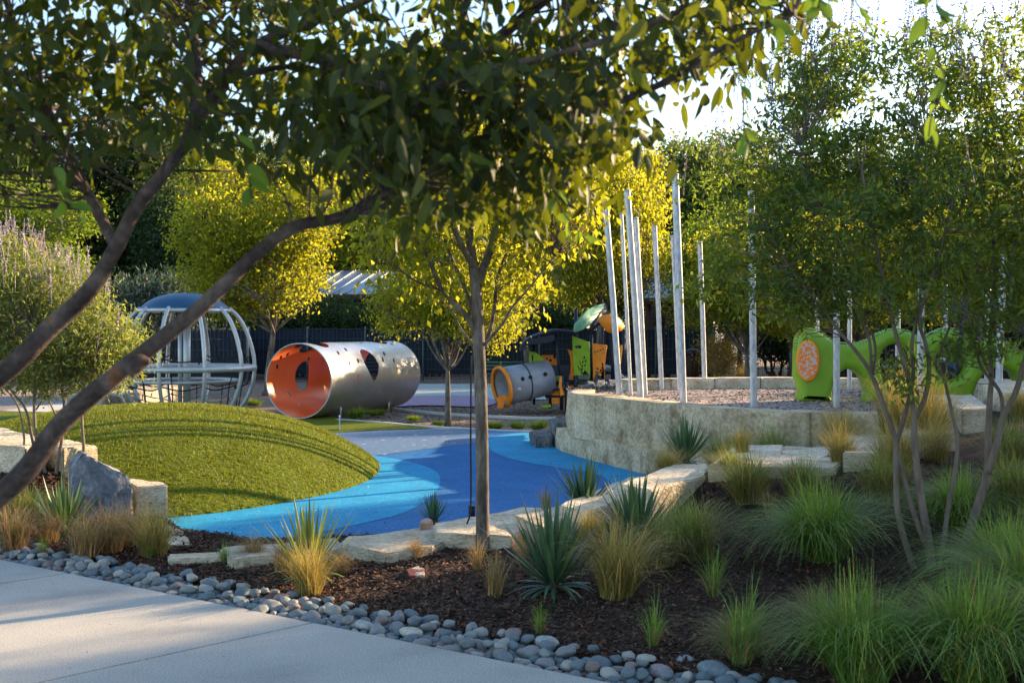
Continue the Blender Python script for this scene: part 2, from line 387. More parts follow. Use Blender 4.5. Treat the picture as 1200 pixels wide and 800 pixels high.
tag(sheet('side_lawn', sl_, 0.42, M_turf, 0.5), kind='structure')
# short turf blades on the mound
rs = np.random.RandomState(3); nb = 90000
rr = np.sqrt(rs.rand(nb)); aa = rs.rand(nb)*2*np.pi
rxx = np.where(np.cos(aa) > 0, 3.1, 3.5); ryy = np.where(np.sin(aa) < 0, 4.1, 5.2)
X = mc.x+rxx*rr*np.cos(aa)*(1+0.02*np.sin(3*aa+1)); Y = mc.y+ryy*rr*np.sin(aa)*(1+0.02*np.sin(3*aa+1)); Z = H*(1-rr**2.4)**0.9
th = rs.rand(nb)*2*np.pi; wd = 0.006; hh = 0.022+0.018*rs.rand(nb); P0 = np.stack([X, Y, Z-0.004], 1); dv = np.stack([np.cos(th)*wd, np.sin(th)*wd, 0*th], 1)
tip = P0+np.stack([rs.randn(nb)*0.012, rs.randn(nb)*0.012, hh], 1)
V = np.stack([P0-dv, P0+dv, tip], 1).reshape(-1, 3); T = np.arange(nb*3).reshape(-1, 3)
tag(mesh_np('turf_grass', V, T, M_blade), kind='stuff', label='short green turf blades covering the round mound', cat='grass')

# raised plaza: gravel floor level with the wall tops
ZP = 0.93
near_w = [G(a, b, 0.98) for a, b in [(668, 456), (664, 459), (672, 461.2), (700, 464.5), (750, 470), (810, 476), (880, 480.5), (950, 483.2), (1010, 484.5), (1090, 486), (1170, 486.5)]]
near_w = catmull(near_w, 8)
back = [G(a, b, ZP) for a, b in [(1330, 480), (1330, 452), (1000, 452), (730, 452)]]
inner = []
for i_ in range(len(near_w)):
    t_ = (near_w[min(i_+1, len(near_w)-1)]-near_w[max(i_-1, 0)]).xy.normalized(); inner.append(near_w[i_].xy+Vector((-t_.y, t_.x))*0.22)
tag(sheet('plaza_ground', inner[14:]+[p_.xy for p_ in back], ZP, M_gravel, 0.2), kind='structure')
# outer apron so the ground behind the plaza is not a hole
def wall(name, line, wd, z1, z0, mat, label, group=None, n_blocks=4, rough=0.03, off=0.0, cat='stone wall', side=-1):
    """curved wall of big roughly cut stones; each stone a part"""
    P = [Vector((q[0], q[1])) for q in line]; L = [0]
    for a, b in zip(P, P[1:]): L.append(L[-1]+(b-a).length)
    def at(s):
        s = max(0, min(L[-1]-1e-6, s))
        for i in range(len(L)-1):
            if L[i+1] >= s: f = (s-L[i])/(L[i+1]-L[i]); return P[i].lerp(P[i+1], f), (P[i+1]-P[i]).normalized()
        return P[-1], (P[-1]-P[-2]).normalized()
    root = empty(name, (P[0].x, P[0].y, z0), label, cat, group)
    org = Vector((P[0].x, P[0].y, z0)); step = L[-1]/n_blocks
    for k in range(n_blocks):
        s0 = k*step+0.006; s1 = (k+1)*step-0.006; m_ = max(8, int((s1-s0)/0.07)); nz = max(3, int((z1-z0)/0.05)); V = []; Q = []
        prof = [(0, z0+(z1-z0)*j/nz) for j in range(nz+1)]+[(wd*q/4, z1) for q in range(1, 5)]+[(wd, z0+(z1-z0)*j/nz) for j in range(nz-1, -1, -1)]
        npf = len(prof)
        for i in range(m_+1):
            c, t = at(s0+(s1-s0)*i/m_); nn = Vector((t.y, -t.x))*side
            for q, (d, z) in enumerate(prof):
                p3 = Vector((c.x+nn.x*d, c.y+nn.y*d, z)); nd = mn.noise(p3*2.5)*0.9+mn.noise(p3*6)*0.7+mn.noise(p3*15)*0.4
                face = 1 if (q <= nz or q >= npf-nz-1) else 0.15
                sgn = -1 if q <= nz else 1
                p3 += Vector((nn.x, nn.y, 0))*nd*rough*face*sgn
                if face < 1 or q in (nz, npf-nz-1): p3.z += nd*rough*0.25
                V.append(p3-org)
        for i in range(m_):
            for q in range(npf-1):
                a = i*npf+q; Q.append((a, a+1, a+npf+1, a+npf))
        mb = MB(); mb.add(np.array([tuple(v) for v in V]), Q)
        for e in (0, m_*npf):   # end caps as strips
            h_ = npf//2; caps = []
            for q in range(h_):
                a, b, c2, d2 = e+q, e+q+1, e+npf-2-q, e+npf-1-q
                if len({a, b, c2, d2}) == 4: caps.append((a, b, c2, d2))
            mb.Q.append(np.array(caps)); mb.mq.append(np.zeros(len(caps), int))
        mb.build('wall_stone', mat, root)
    return root
wall('stone_retaining_wall', near_w, 0.42, 0.98, 0.30, M_rlime, 'long curved rough stone wall holding the raised plaza with the poles', n_blocks=4, rough=0.024)
low = catmull([G(a, b, 0.34) for a, b in [(650, 499), (655, 503), (672, 508), (710, 517), (760, 527), (820, 535), (880, 540)]], 8)
wall('lower_stone_ledge', low, 0.62, 0.34, -0.03, M_rlime, 'low stone ledge at the foot of the curved plaza wall beside the blue surface', n_blocks=3, rough=0.025)
farw = catmull([G(a, b, 1.12) for a, b in [(736, 445), (780, 444), (840, 443), (900, 442.5), (960, 443), (1010, 443.5)]], 6)
wall('low_seat_wall', farw, 0.4, 1.12, 0.5, M_lime, 'low tan stone seat wall along the far side of the pole plaza', n_blocks=5, rough=0.02, cat='stone wall')
farw2 = catmull([G(a, b, 1.12) for a, b in [(1130, 444), (1180, 445), (1260, 447)]], 6)
wall('low_seat_wall', farw2, 0.4, 1.12, 0.5, M_lime, 'low pale stone seat wall behind the green climber, ending at the steps', n_blocks=2, rough=0.02, cat='stone wall')
# ================= STONE BLOCKS =================
def stone(name, pts, zt, thick, label, mat=None, cat='stone block', group=None, rough=0.022, seed=0, cell=0.12, bev=0.015):
    """pts: outline of the top face in survey directions on level zt"""
    q = [G(a, b, zt).xy for a, b in pts]; c = sum((Vector((x.x, x.y)) for x in q), Vector((0, 0)))/len(q)
    o = rough_prism(name, [(x.x-c.x, x.y-c.y) for x in q], thick, 0, mat or M_lime, rough=rough, seed=seed, cell=cell, bev=bev)
    o.location = (c.x, c.y, zt-thick); return tag(o, label, cat, group)
GB = 'limestone blocks stepping along the blue surface'
stone('stone_slab', [(196, 648), (262, 645.5), (262, 652), (198, 655)], 0.16, 0.25, 'small flat pale slab in the mulch just short of the blue rubber, beside tan grass', seed=1, group=GB)
stone('stone_slab', [(258, 641), (395, 629), (405, 643), (272, 655)], 0.20, 0.3, 'long flat pale slab behind the yucca with yellow-edged leaves', seed=2, group=GB)
stone('stone_slab', [(406, 628), (520, 614.5), (560, 618), (508, 640), (452, 647.5), (398, 638)], 0.24, 0.24, 'wide flat slab between the striped yucca and the slim tree trunk', seed=3, group=GB)
stone('stone_block', [(509, 613), (612, 594), (650, 598), (600, 628), (509, 624)], 0.31, 0.32, 'pale stone block directly behind the slim tree trunk', seed=4, group=GB)
stone('stone_block', [(602, 603), (680, 586), (705, 594), (630, 616)], 0.38, 0.45, 'pale stone block behind the big blue-green yucca', seed=5, group=GB)
stone('stone_block', [(655, 591), (742, 556), (760, 572), (690, 600)], 0.46, 0.5, 'slanting pale stone block between two yuccas near the blue surface', seed=6, group=GB)
stone('stone_block', [(726, 566), (796, 542.5), (830, 543), (827, 557), (764, 574)], 0.64, 0.45, 'sunlit cream block with a pointed end beside the tan seed heads', seed=7, group=GB, mat=M_lime)
stone('stone_block', [(830, 545), (864, 520.5), (918, 521.5), (916, 547)], 0.74, 0.5, 'broad sunlit flat block below the plaza wall', seed=8, group=GB)
stone('stone_block', [(918, 522), (972, 523), (1000, 531), (978, 547.5), (908, 547)], 0.74, 0.5, 'flat block half shaded beside the golden grass, next to the broad sunlit block', seed=9, group=GB)
stone('stone_block', [(990, 509), (1040, 509), (1062, 516), (1058, 531), (988, 530.5)], 0.86, 0.4, 'square-cut block right of the golden grass, behind the multi-stemmed tree', seed=10, group=GB)
stone('stone_block', [(1050, 497), (1095, 496), (1122, 507), (1060, 508)], 0.95, 0.35, 'low flat block tucked under the tall cut block among the stems', seed=11, group=GB)
stone('stone_block', [(1089, 462.5), (1140, 462), (1162, 478.5), (1128, 480)], 1.12, 0.62, 'tall deep cut block with a grooved side face below the green climber', seed=12, group=GB, rough=0.02)
stone('stone_block', [(1146, 446), (1215, 446), (1215, 461), (1165, 459)], 1.25, 0.6, 'highest stone block at the top of the steps by the picture edge', seed=13, group=GB)
GL = 'limestone blocks beside the grassy mound'
stone('stone_block', [(-60, 492), (0, 500), (62, 516), (30, 524), (-70, 515)], 0.82, 0.6, 'long buff wall block partly hidden behind the blue-flowering shrub stems', seed=20, group=GL)
stone('stone_block', [(40, 514), (82, 515), (115, 521.5), (74, 525.5)], 0.80, 0.45, 'cut cream block standing just behind the grey boulder', seed=21, group=GL)
stone('stone_block', [(142, 560), (188, 563), (196, 568), (160, 570)], 0.45, 0.42, 'small square sunlit block between the grey boulder and the mound', seed=22, group=GL)
stone('stone_slab', [(180, 614), (196, 611), (216, 622), (226, 638), (196, 638)], 0.14, 0.2, 'rounded pale stone edging where the blue surface begins beside tan grass', seed=23, group=GL)
stone('stone_block', [(84, 447), (110, 447), (112, 453), (84, 453)], 0.75, 0.8, 'distant small square block behind the mound under the shrub crown', seed=24, group='far blocks')
stone('stone_block', [(112, 460), (205, 447), (215, 452), (135, 464)], 0.45, 0.5, 'far warm tan block seen through the bars of the dome climber', seed=25, group='far blocks')
# steps at the plaza end
M_wstone = surf('weathered_dark_stone', [(0.25, (0.05, 0.05, 0.055)), (0.5, (0.14, 0.14, 0.14)), (0.75, (0.30, 0.30, 0.31))], scale=6, rough=0.9, bump=1.0, fine=25, finebump=0.7, dist=0.06, stretch=(1, 1, 0.35))
stone('weathered_stone', [(645, 490), (658, 489), (674, 491), (673, 495), (650, 495)], 0.42, 0.5, 'upright dark furrowed stone stub where the two plaza walls meet', mat=M_wstone, rough=0.05, seed=30, cell=0.06, bev=0.03)
stone('weathered_stone', [(621, 505), (634, 502.5), (647, 505), (648, 510), (628, 511)], 0.20, 0.28, 'low layered grey stone lying beside the light blue surface', mat=M_wstone, rough=0.05, seed=31, cell=0.06, bev=0.03)
for i, (px, py, z, wd) in enumerate([(692, 448, 0.98, 10), (704, 447, 1.04, 12), (718, 446.5, 1.05, 12)]):
    stone('rubble_stone', [(px-wd/2, py-1.5), (px+wd/2, py-2), (px+wd/2+1, py+2), (px-wd/2, py+2.5)], z, 0.5, ['grey rubble stone at the near end of the rough stone group beside the poles', 'middle grey rubble stone between the play train and the leaning poles', 'rubble stone touching the low tan seat wall'][i], mat=M_wstone, rough=0.05, seed=40+i, cell=0.08, bev=0.04)

# grey boulder: slab-like, pointed, standing
bm = bmesh.new(); bmesh.ops.create_icosphere(bm, subdivisions=5, radius=1)
prof = [(-0.33, 0.0), (-0.34, 0.30), (-0.30, 0.48), (-0.20, 0.60), (0.0, 0.585), (0.17, 0.50), (0.265, 0.42), (0.30, 0.0)]
for v in bm.verts:
    x, y, z = v.co; x = max(-0.86, min(0.86, x*1.7)); y = max(-0.7, min(0.7, y*1.6)); z = max(-0.8, min(0.8, z*1.6))
    X = x*0.31/0.86*(1-0.12*(z/0.8+1)/2); top = 0.72-0.62*max(0, X+0.16)**1.0-1.6*max(0, -0.18-X)**1.1
    Z = (z/0.8+1)/2*top; Y = y*0.2/0.7*(1-0.25*Z/top)
    p_ = Vector((X, Y, Z)); d = 0.03*mn.noise(p_*4+Vector((3, 1, 7)))+0.015*mn.noise(p_*10)+0.007*mn.noise(p_*28)
    v.co = p_+Vector((x, y, z)).normalized()*d
M_boulder = surf('blue_grey_rock', [(0.25, (0.07, 0.085, 0.11)), (0.5, (0.16, 0.18, 0.22)), (0.7, (0.30, 0.31, 0.33))], scale=5, rough=0.85, bump=0.9, fine=24, finebump=0.6, dist=0.04, detail=9)
o = bm_obj('boulder', bm, M_boulder, smooth=True); c = A(117, 608, 11.6); o.location = (c.x, c.y, 0.12); o.rotation_euler = (0, 0, R(28)); o.scale = (0.95, 0.95, 0.95)
tag(o, 'upright blue-grey boulder with a sloping top beside the small square block', 'boulder')

# ================= POLES =================
M_galv = surf('galvanised_steel', [(0.3, (0.46, 0.48, 0.51)), (0.7, (0.58, 0.60, 0.63))], scale=5, rough=0.42, metal=0.25, bump=0.05, fine=30, finebump=0.05, stretch=(1, 1, 0.3), spec=0.5, dist=0.004)
M_cap = plain('pole_cap_metal', (0.4, 0.42, 0.45), 0.5, 0.5)
poles = [  # top px, top py, base px, base py, width px, label
 (709, 234, 727.5, 466, 8.0, 'tall leaning pole nearest the play train'),
 (735, 224, 752, 466, 8.5, 'tall leaning pole second from the play train'),
 (728, 250, 740, 463, 5.0, 'thin pole between the two front leaning poles'),
 (745, 256, 757, 462, 6.5, 'slim pole just beyond the second leaning pole'),
 (767, 266, 776, 457, 6.5, 'slim leaning pole standing alone before the pavilion'),
 (791, 205, 801.5, 472, 9.5, 'tallest thick pole in front of the timber pavilion'),
 (788, 277, 797, 462, 5.0, 'thin pole half hidden behind the tallest thick pole'),
 (820, 284, 826.5, 455, 6.5, 'slim pole by the tan dried bush and waste bin'),
 (880, 215, 883.5, 477, 9.0, 'thick upright pole before the plaza wall joint'),
 (957, 333, 958, 456, 5.5, 'slim pole rising behind the dip of the green climber'),
 (980, 300, 980.5, 478, 8.5, 'thick pole in front of the green climber leg'),
 (995.5, 330, 995.5, 457, 6.0, 'slim pole behind the first arch of the green climber'),
 (1052, 360, 1052, 455, 6.5, 'slim pole seen through the round opening of the green climber'),
 (1080, 330, 1077.5, 476, 8.5, 'thick pole in front of the green climber between its two round openings'),
 (1108, 335, 1108, 455, 5.5, 'slim pole behind the far hump of the green climber'),
 (1158, 340, 1156, 455, 6.5, 'slim pole behind the low end of the green climber'),
 (1176, 300, 1169, 474, 9.0, 'thick pole nearest the top stone block'),
]
GP = 'silver poles standing on the raised plaza'
for tx, ty, bx, by, wpx, lab in poles:
    b = G(bx, by, ZP); D = b.y; t = A(tx, ty, D-0.25); r = wpx*D/F/2*0.88
    mb = MB(); mb.tube([Vector((0, 0, -0.25)), (t-b)*0.5, t-b], r, 20, cap=False)
    root = empty('silver_pole', b, lab+', silver metal', 'pole', GP)
    o = mb.build('shaft', M_galv, root, smooth=True)
    mb = MB(); e = t-b; u = e.normalized(); mb.tube([e-u*0.01, e+u*0.012, e+u*0.02], [r*1.06, r*1.06, r*0.7], 20)
    mb.build('cap', M_cap, root)

# ================= DOME CLIMBER =================
M_steel = surf('brushed_steel', [(0.3, (0.42, 0.44, 0.45)), (0.7, (0.56, 0.57, 0.58))], scale=5, rough=0.38, metal=0.35, bump=0.03, spec=0.5, dist=0.003)
M_capb = plain('blue_dome_plastic', (0.012, 0.07, 0.15), 0.4, 0, 0.15, 2)
M_rope = plain('black_rope', (0.02, 0.02, 0.025), 0.8)
M_rope2 = plain('pale_rope', (0.42, 0.40, 0.36), 0.8)
D0 = 28.0; c = A(217, 470, D0); cd = empty('dome_climber', (c.x, D0, -0.05), 'steel globe climber with blue domed cap and rope nets behind the mound', 'climbing frame')
px_m = F/D0
def zz(py): return EYE-(py-HOR)/px_m+0.05
profd = [(361, 50), (372, 61), (388, 70), (410, 77), (430, 79.5), (450, 77), (470, 69), (488, 56), (500, 44)]
PR = catmull([Vector((r_/px_m, 0, zz(py))) for py, r_ in profd], 4)
for k in range(10):
    a = 2*math.pi*(k+0.35)/10; mb = MB(); Rm = Matrix.Rotation(a, 3, 'Z'); mb.tube([Rm@p_ for p_ in PR], 0.047, 8)
    mb.build('rib', M_steel, cd, smooth=True)
def ring(name, r_, z, t, mat, n=48, par=None):
    mb = MB(); mb.tube([Vector((r_*math.cos(2*math.pi*i/n), r_*math.sin(2*math.pi*i/n), z)) for i in range(n+1)], t, 8, cap=False); return mb.build(name, mat, par, smooth=True)
ring('ring_rail', 79.5/px_m, zz(431), 0.07, M_steel, par=cd)
ring('inner_ring', 60/px_m, zz(446), 0.04, M_steel, par=cd)
bm = bmesh.new(); rows = [(0.0, 343), (18, 344), (32, 348), (42, 353), (49, 359), (52, 362.5)]; prev = None
for r_, py in rows:
    cur = [bm.verts.new((r_/px_m*math.cos(t), r_/px_m*math.sin(t), zz(py))) for t in [2*math.pi*i/40 for i in range(40)]] if r_ else [bm.verts.new((0, 0, zz(py)))]
    if prev:
        for i in range(40):
            if len(prev) == 1: bm.faces.new((prev[0], cur[i], cur[(i+1) % 40]))
            else: bm.faces.new((prev[i], cur[i], cur[(i+1) % 40], prev[(i+1) % 40]))
    prev = cur
bmesh.ops.recalc_face_normals(bm, faces=bm.faces)
o = bm_obj('cap', bm, M_capb, cd, smooth=True); md = o.modifiers.new('thick', 'SOLIDIFY'); md.thickness = 0.03
ring('cap_rim', 51/px_m, zz(364), 0.045, M_steel, par=cd)
for dx, t in ((-4, 0.09), (-12, 0.05)):
    mb = MB(); mb.tube([Vector((dx/px_m+0.12, 0, 0)), Vector((dx/px_m+0.12, 0, zz(362)))], t, 12); mb.build('centre_post', M_steel, cd, smooth=True)
for (py, f_, mt) in ((418, 0.93, M_rope), (450, 0.9, M_rope), (464, 0.85, M_rope2), (478, 0.8, M_rope)):
    mb = MB(); nn = 10; rr_ = 79.5*f_*(1 if py < 455 else 0.93)/px_m; L = []
    for k in range(nn):
        a0 = 2*math.pi*(k+0.35)/nn; a1 = 2*math.pi*(k+1.35)/nn
        for q in range(6):
            f2 = q/6; a = a0+(a1-a0)*f2; s = 1-0.16*math.sin(math.pi*f2); L.append(Vector((rr_*s*math.cos(a), rr_*s*math.sin(a), zz(py)-0.10*math.sin(math.pi*f2))))
    L.append(L[0]); mb.tube(L, 0.016, 5, cap=False); mb.build('net_rope', mt, cd)
for k in range(12):
    a = 2*math.pi*(k+0.1)/12; mb = MB(); L = [Vector((r_/px_m*math.cos(a), r_/px_m*math.sin(a), zz(py))) for py, r_ in ((500, 40), (478, 62), (450, 66), (432, 73))]
    mb.tube(L, 0.014, 5); mb.build('hanging_rope', M_rope, cd)
for k in range(8):
    a = 2*math.pi*(k+0.6)/8; mb = MB(); mb.tube([Vector((46/px_m*math.cos(a), 46/px_m*math.sin(a), zz(364))), Vector((74/px_m*math.cos(a), 74/px_m*math.sin(a), zz(425)))], 0.018, 5); mb.build('strap', M_rope, cd)

# ================= BIG PERFORATED TUBE =================
M_tube = surf('spun_steel', [(0.3, (0.50, 0.49, 0.47)), (0.7, (0.62, 0.61, 0.59))], scale=1.8, rough=0.36, metal=0.9, bump=0.25, dist=0.03, spec=0.5, detail=2)
M_or_in = surf('orange_lining', [(0.3, (0.90, 0.19, 0.05)), (0.7, (0.95, 0.24, 0.07))], scale=2, rough=0.30, bump=0.1, spec=0.7, dist=0.02, detail=2)
rad = 0.84; Lt = 4.5; c0 = A(350, 447, 26.5); az = R(21)
root = empty('tunnel', (c0.x, c0.y, 0.0), 'large silver tube lying on the lawn, orange inside, with round cut-outs', 'play tunnel')
root.rotation_euler = (0, 0, -az)
# local: axis +Y away, X right; angle th measured from +Z toward -X (left side)... use point = (rad*sin t, y, rad+rad*cos t)
NU, NV = 420, 280
rnd = random.Random(5)
holes = [(0.0, 0.55, 0.42, 0.34), (0.35, 1.1, 0.34, 0.36), (-1.15, 2.0, 0.42, 0.34), (1.5, 1.5, 0.36, 0.30), (0.1, 3.6, 0.40, 0.42), ]
small = [(-0.75, 0.75), (-0.62, 1.25), (-1.1, 0.95), (-1.05, 1.4), (-0.85, 2.9), (-1.05, 2.65), (-1.1, 3.2), (-0.4, 3.9), (0.9, 0.3), (1.2, 0.35), (0.8, 0.5), (2.0, 0.8), (1.0, 1.6), (1.9, 1.3), (-1.5, 1.2), (-2.0, 2.5), (2.5, 3.2), (-0.2, 2.6)]
def is_hole(t, y):
    for (a, b, ra, ry) in holes:
        d = (t-a+math.pi) % (2*math.pi)-math.pi; taper = 1-0.35*max(0, -(d/ra)) if a == -1.15 else 1
        if (d*rad/ra)**2+((y-b)/(ry*taper))**2 < 1: return True
    for (a, b) in small:
        d = ((t-a+math.pi) % (2*math.pi)-math.pi)*rad
        if ((d*0.8+(y-b)*0.6)/0.075)**2+((-d*0.6+(y-b)*0.8)/0.04)**2 < 1: return True
    return False
def tube_surf(rd, flip):
    keep = []; V = []
    for i in range(NV+1):
        for j in range(NU):
            t = 2*math.pi*j/NU; V.append((rd*math.sin(t), Lt*i/NV, rad+rd*math.cos(t)))
    for i in range(NV):
        for j in range(NU):
            t = 2*math.pi*(j+0.5)/NU; t = (t+math.pi) % (2*math.pi)-math.pi
            # note: t<0 is the side facing the viewer's left; the near visible flank is t in (-pi,0) mirrored below
            if is_hole(-t if False else t*SGN, Lt*(i+0.5)/NV): continue
            a = i*NU+j; b = i*NU+(j+1) % NU; f = (a, b, b+NU, a+NU); keep.append(f if not flip else f[::-1])
    return V, keep
SGN = -1   # visible flank is +X side
Vo, Qo = tube_surf(rad, True); mb = MB(); mb.add(Vo, Qo); mb.build('shell', M_tube, root, smooth=True)
Vi, Qi = tube_surf(rad-0.018, False); mb = MB(); mb.add(Vi, Qi); mb.build('lining', M_or_in, root, smooth=True)
for y in (0.0, Lt):
    mb = MB(); mb.tube([Vector(((rad-0.009)*math.sin(2*math.pi*i/72), y, rad+(rad-0.009)*math.cos(2*math.pi*i/72))) for i in range(73)], 0.014, 6, cap=False); mb.build('rim', M_steel, root, smooth=True)
for y, x in ((0.9, 0.55), (3.4, 0.5), (0.9, -0.55), (3.4, -0.5)):
    mb = MB(); mb.tube([Vector((x, y, -0.1)), Vector((x, y, 0.28))], 0.025, 8); mb.build('foot', M_steel, root)

# ================= PLAY TRAIN =================
M_gr = plain('green_panel', (0.24, 0.42, 0.012), 0.5); M_or = plain('orange_panel', (0.90, 0.27, 0.01), 0.45); M_nv = plain('navy_metal', (0.012, 0.02, 0.04), 0.45)
M_gry = plain('grey_plastic', (0.30, 0.33, 0.40), 0.55); M_teal2 = plain('green_roof', (0.17, 0.38, 0.20), 0.45); M_dk = plain('dark_cutout', (0.008, 0.008, 0.01), 0.7)
DT = 29.0; pt = F/DT
root = empty('play_train', A(650, 480, DT)*1.0, 'green and orange toddler play train with grey crawl tube and peaked roof', 'play structure'); root.location.z = 0.0
ox, oy = root.location.x, root.location.y
def TL(px, py, d=0.0):   # local point of the train
    p_ = A(px, py, DT+d); return Vector((p_.x-ox, p_.y-oy, p_.z))
def tpanel(name, pts, mat, d=0.0, holes=(), th=0.05, tilt=0.0):
    c_ = TL(sum(p_[0] for p_ in pts)/len(pts), sum(p_[1] for p_ in pts)/len(pts), d)
    o2 = [((TL(a, b, d)-c_).x, (TL(a, b, d)-c_).z) for a, b in pts]; hs = [[((TL(a, b, d)-c_).x, (TL(a, b, d)-c_).z) for a, b in h] for h in holes]
    M_ = Matrix.Translation(c_)@Matrix.Rotation(tilt, 4, 'Z')@Matrix.Rotation(R(90), 4, 'X')
    return panel(name, o2, hs, th, 0.008, mat, root, M_)
# crawl tube
a_, b_ = TL(588, 453, -0.55), TL(641, 442, 0.0)
mb = MB(); ax = (b_-a_); mb.tube([a_, a_+ax*0.5, b_], [0.46, 0.44, 0.43], 32, cap=False); ct = mb.build('crawl_tube', M_gry, root, smooth=True); md = ct.modifiers.new('t', 'SOLIDIFY'); md.thickness = 0.02
mb = MB(); q0 = ax.normalized(); mb.tube([a_-q0*0.04, a_+q0*0.03], [0.50, 0.50], 32, cap=False); o = mb.build('flared_rim', M_or, root, smooth=True); md = o.modifiers.new('t', 'SOLIDIFY'); md.thickness = 0.07
mb = MB(); mb.tube([a_+ax*0.48-q0*0.012, a_+ax*0.48+q0*0.012], [0.455, 0.455], 32); mb.build('joint_band', M_nv, root)
for f1, an in ((0.28, 195), (0.45, 165), (0.78, 150), (0.2, 160)):   # round vents on the flank
    side = Vector((q0.y, -q0.x, 0)).normalized(); up = Vector((0, 0, 1)); cdir = (side*0.9+up*(0.3 if f1 > 0.25 else -0.2)-Vector((0, 0, 0))).normalized()
    if side.y > 0: cdir = Vector((-cdir.x, -cdir.y, cdir.z))
    cp = a_+ax*f1+cdir*0.445; mb = MB(); mb.tube([cp-cdir*0.02, cp+cdir*0.012], 0.05, 14); mb.build('vent_hole', M_dk if f1 != 0.2 else M_steel, root)
tpanel('end_foot', [(583, 465), (592, 462), (600, 467), (591, 470), (590, 478), (583, 478)], M_or, -0.7, th=0.12)
tpanel('end_foot', [(596, 467), (600, 466), (601, 475), (597, 475)], M_or, -0.5, th=0.1)
# decks, posts, panels
for px, t_, bt, d in ((626, 392, 474, 0.1), (650, 391, 420, 0.0), (658, 440, 480, -0.4), (645, 450, 478, 0.6), (675, 362, 470, 0.5), (693, 392, 452, 0.2), (674, 440, 460, -0.2), (706, 362, 452, 1.2), (731, 380, 452, 0.9), (718, 385, 455, 0.3), (664, 448, 481, -0.5)):
    mb = MB(); mb.tube([TL(px, bt, d), TL(px, t_, d)], 0.045 if px not in (626, 650) else 0.03, 10); mb.build('post', M_nv, root, smooth=True)
mb = MB(); mb.tube([TL(650, 391, -0.3), TL(652, 410, -0.3), TL(657, 440, -0.4)], 0.03, 8); mb.build('handrail', M_nv, root)
mb = MB(); mb.box(TL(655, 447, 0.5), (1.7, 1.3, 0.07)); mb.box(TL(705, 446, 0.6), (1.9, 1.3, 0.07)); mb.build('deck', M_nv, root)
# curved dark canopy
cv = [TL(611, 411, 0), TL(613, 404, 0), TL(622, 396, 0), TL(640, 390, 0), TL(652, 387.5, 0), TL(672, 389, 0)]; mb = MB(); V = []; Q = []
for p_ in catmull(cv, 5):
    for dy in (-0.75, 0.75): V.append((p_.x, p_.y+dy, p_.z+(0.0 if dy > 0 else -0.02)))
for i in range(len(V)//2-1): Q.append((2*i, 2*i+1, 2*i+3, 2*i+2))
mb.add(V, Q); o = mb.build('dark_canopy', M_nv, root, smooth=True); md = o.modifiers.new('t', 'SOLIDIFY'); md.thickness = 0.05
tpanel('canopy_valance', [(613, 405), (622, 397), (650, 392), (650, 399), (640, 402), (620, 404), (614, 411)], M_nv, -0.72)
leafh = [(623, 415), (625, 417), (625, 425), (623, 422)]
tpanel('green_front_panel', [(620, 411), (628, 413), (636, 419), (640, 432), (642, 450), (644, 463), (632, 461), (622, 450)], M_gr, -0.1, [leafh])
tpanel('orange_rear_panel', [(634, 416), (652, 416), (653, 428), (638, 428)], M_or, 0.7, [ell(645, 422, 2, 1.6, 10), ell(641, 420, 1, 1.6, 10)])
tpanel('blue_grey_screen', [(638, 429), (654, 429), (655, 440), (642, 441)], plain('blue_grey_panel', (0.06, 0.09, 0.16), 0.5), 0.65)
tpanel('orange_curved_panel', [(665, 409), (671, 411), (673, 425), (674, 445), (667, 445), (669, 428), (668, 418)], M_or, 0.1)
tpanel('dark_screen', [(653, 428), (668, 428), (666, 444), (656, 444)], plain('blue_screen', (0.03, 0.05, 0.10), 0.5), 0.6)
feather = []
for k, (x, y) in enumerate([(684.5, 419), (683, 424), (686, 423), (682.5, 429), (685.5, 428), (683.5, 434)]): feather.append(ell(x, y, 0.9, 1.8, 8, 0.3))
for k, (x, y) in enumerate([(680, 426), (678, 431), (681, 436)]): feather.append(ell(x, y, 0.5, 4, 8, -0.35))
tpanel('green_door_panel', [(670.5, 393), (680, 397), (691, 401), (691.5, 440), (690, 446), (684, 449), (677, 447), (673, 440), (671, 415)], M_gr, -0.15, feather+[[(673, 406), (676, 404.5), (681, 405), (681, 408), (675, 408)]])
pawp = [ell(x, y, 1.6, 1.4, 8, 0.6) for x, y in [(699, 436), (703, 438.5), (700, 432), (704, 434), (706, 430.5)]]+[ell(706, 427, 1, 2, 8, -0.3)]+[ell(x, y, 0.8, 1.3, 8) for x, y in [(697.5, 412.5), (700.5, 411.5), (703.5, 410.5), (706.5, 409)]]
tpanel('orange_tall_panel', [(694, 402), (711.5, 404.5), (710, 415), (708.5, 430), (709, 446), (695, 445)], M_or, 0.0, pawp)
tpanel('yellow_slide_cheek', [(726, 405), (729.5, 404), (728, 424), (723, 436)], plain('yellow_orange_panel', (0.85, 0.33, 0.01), 0.45), 0.3)
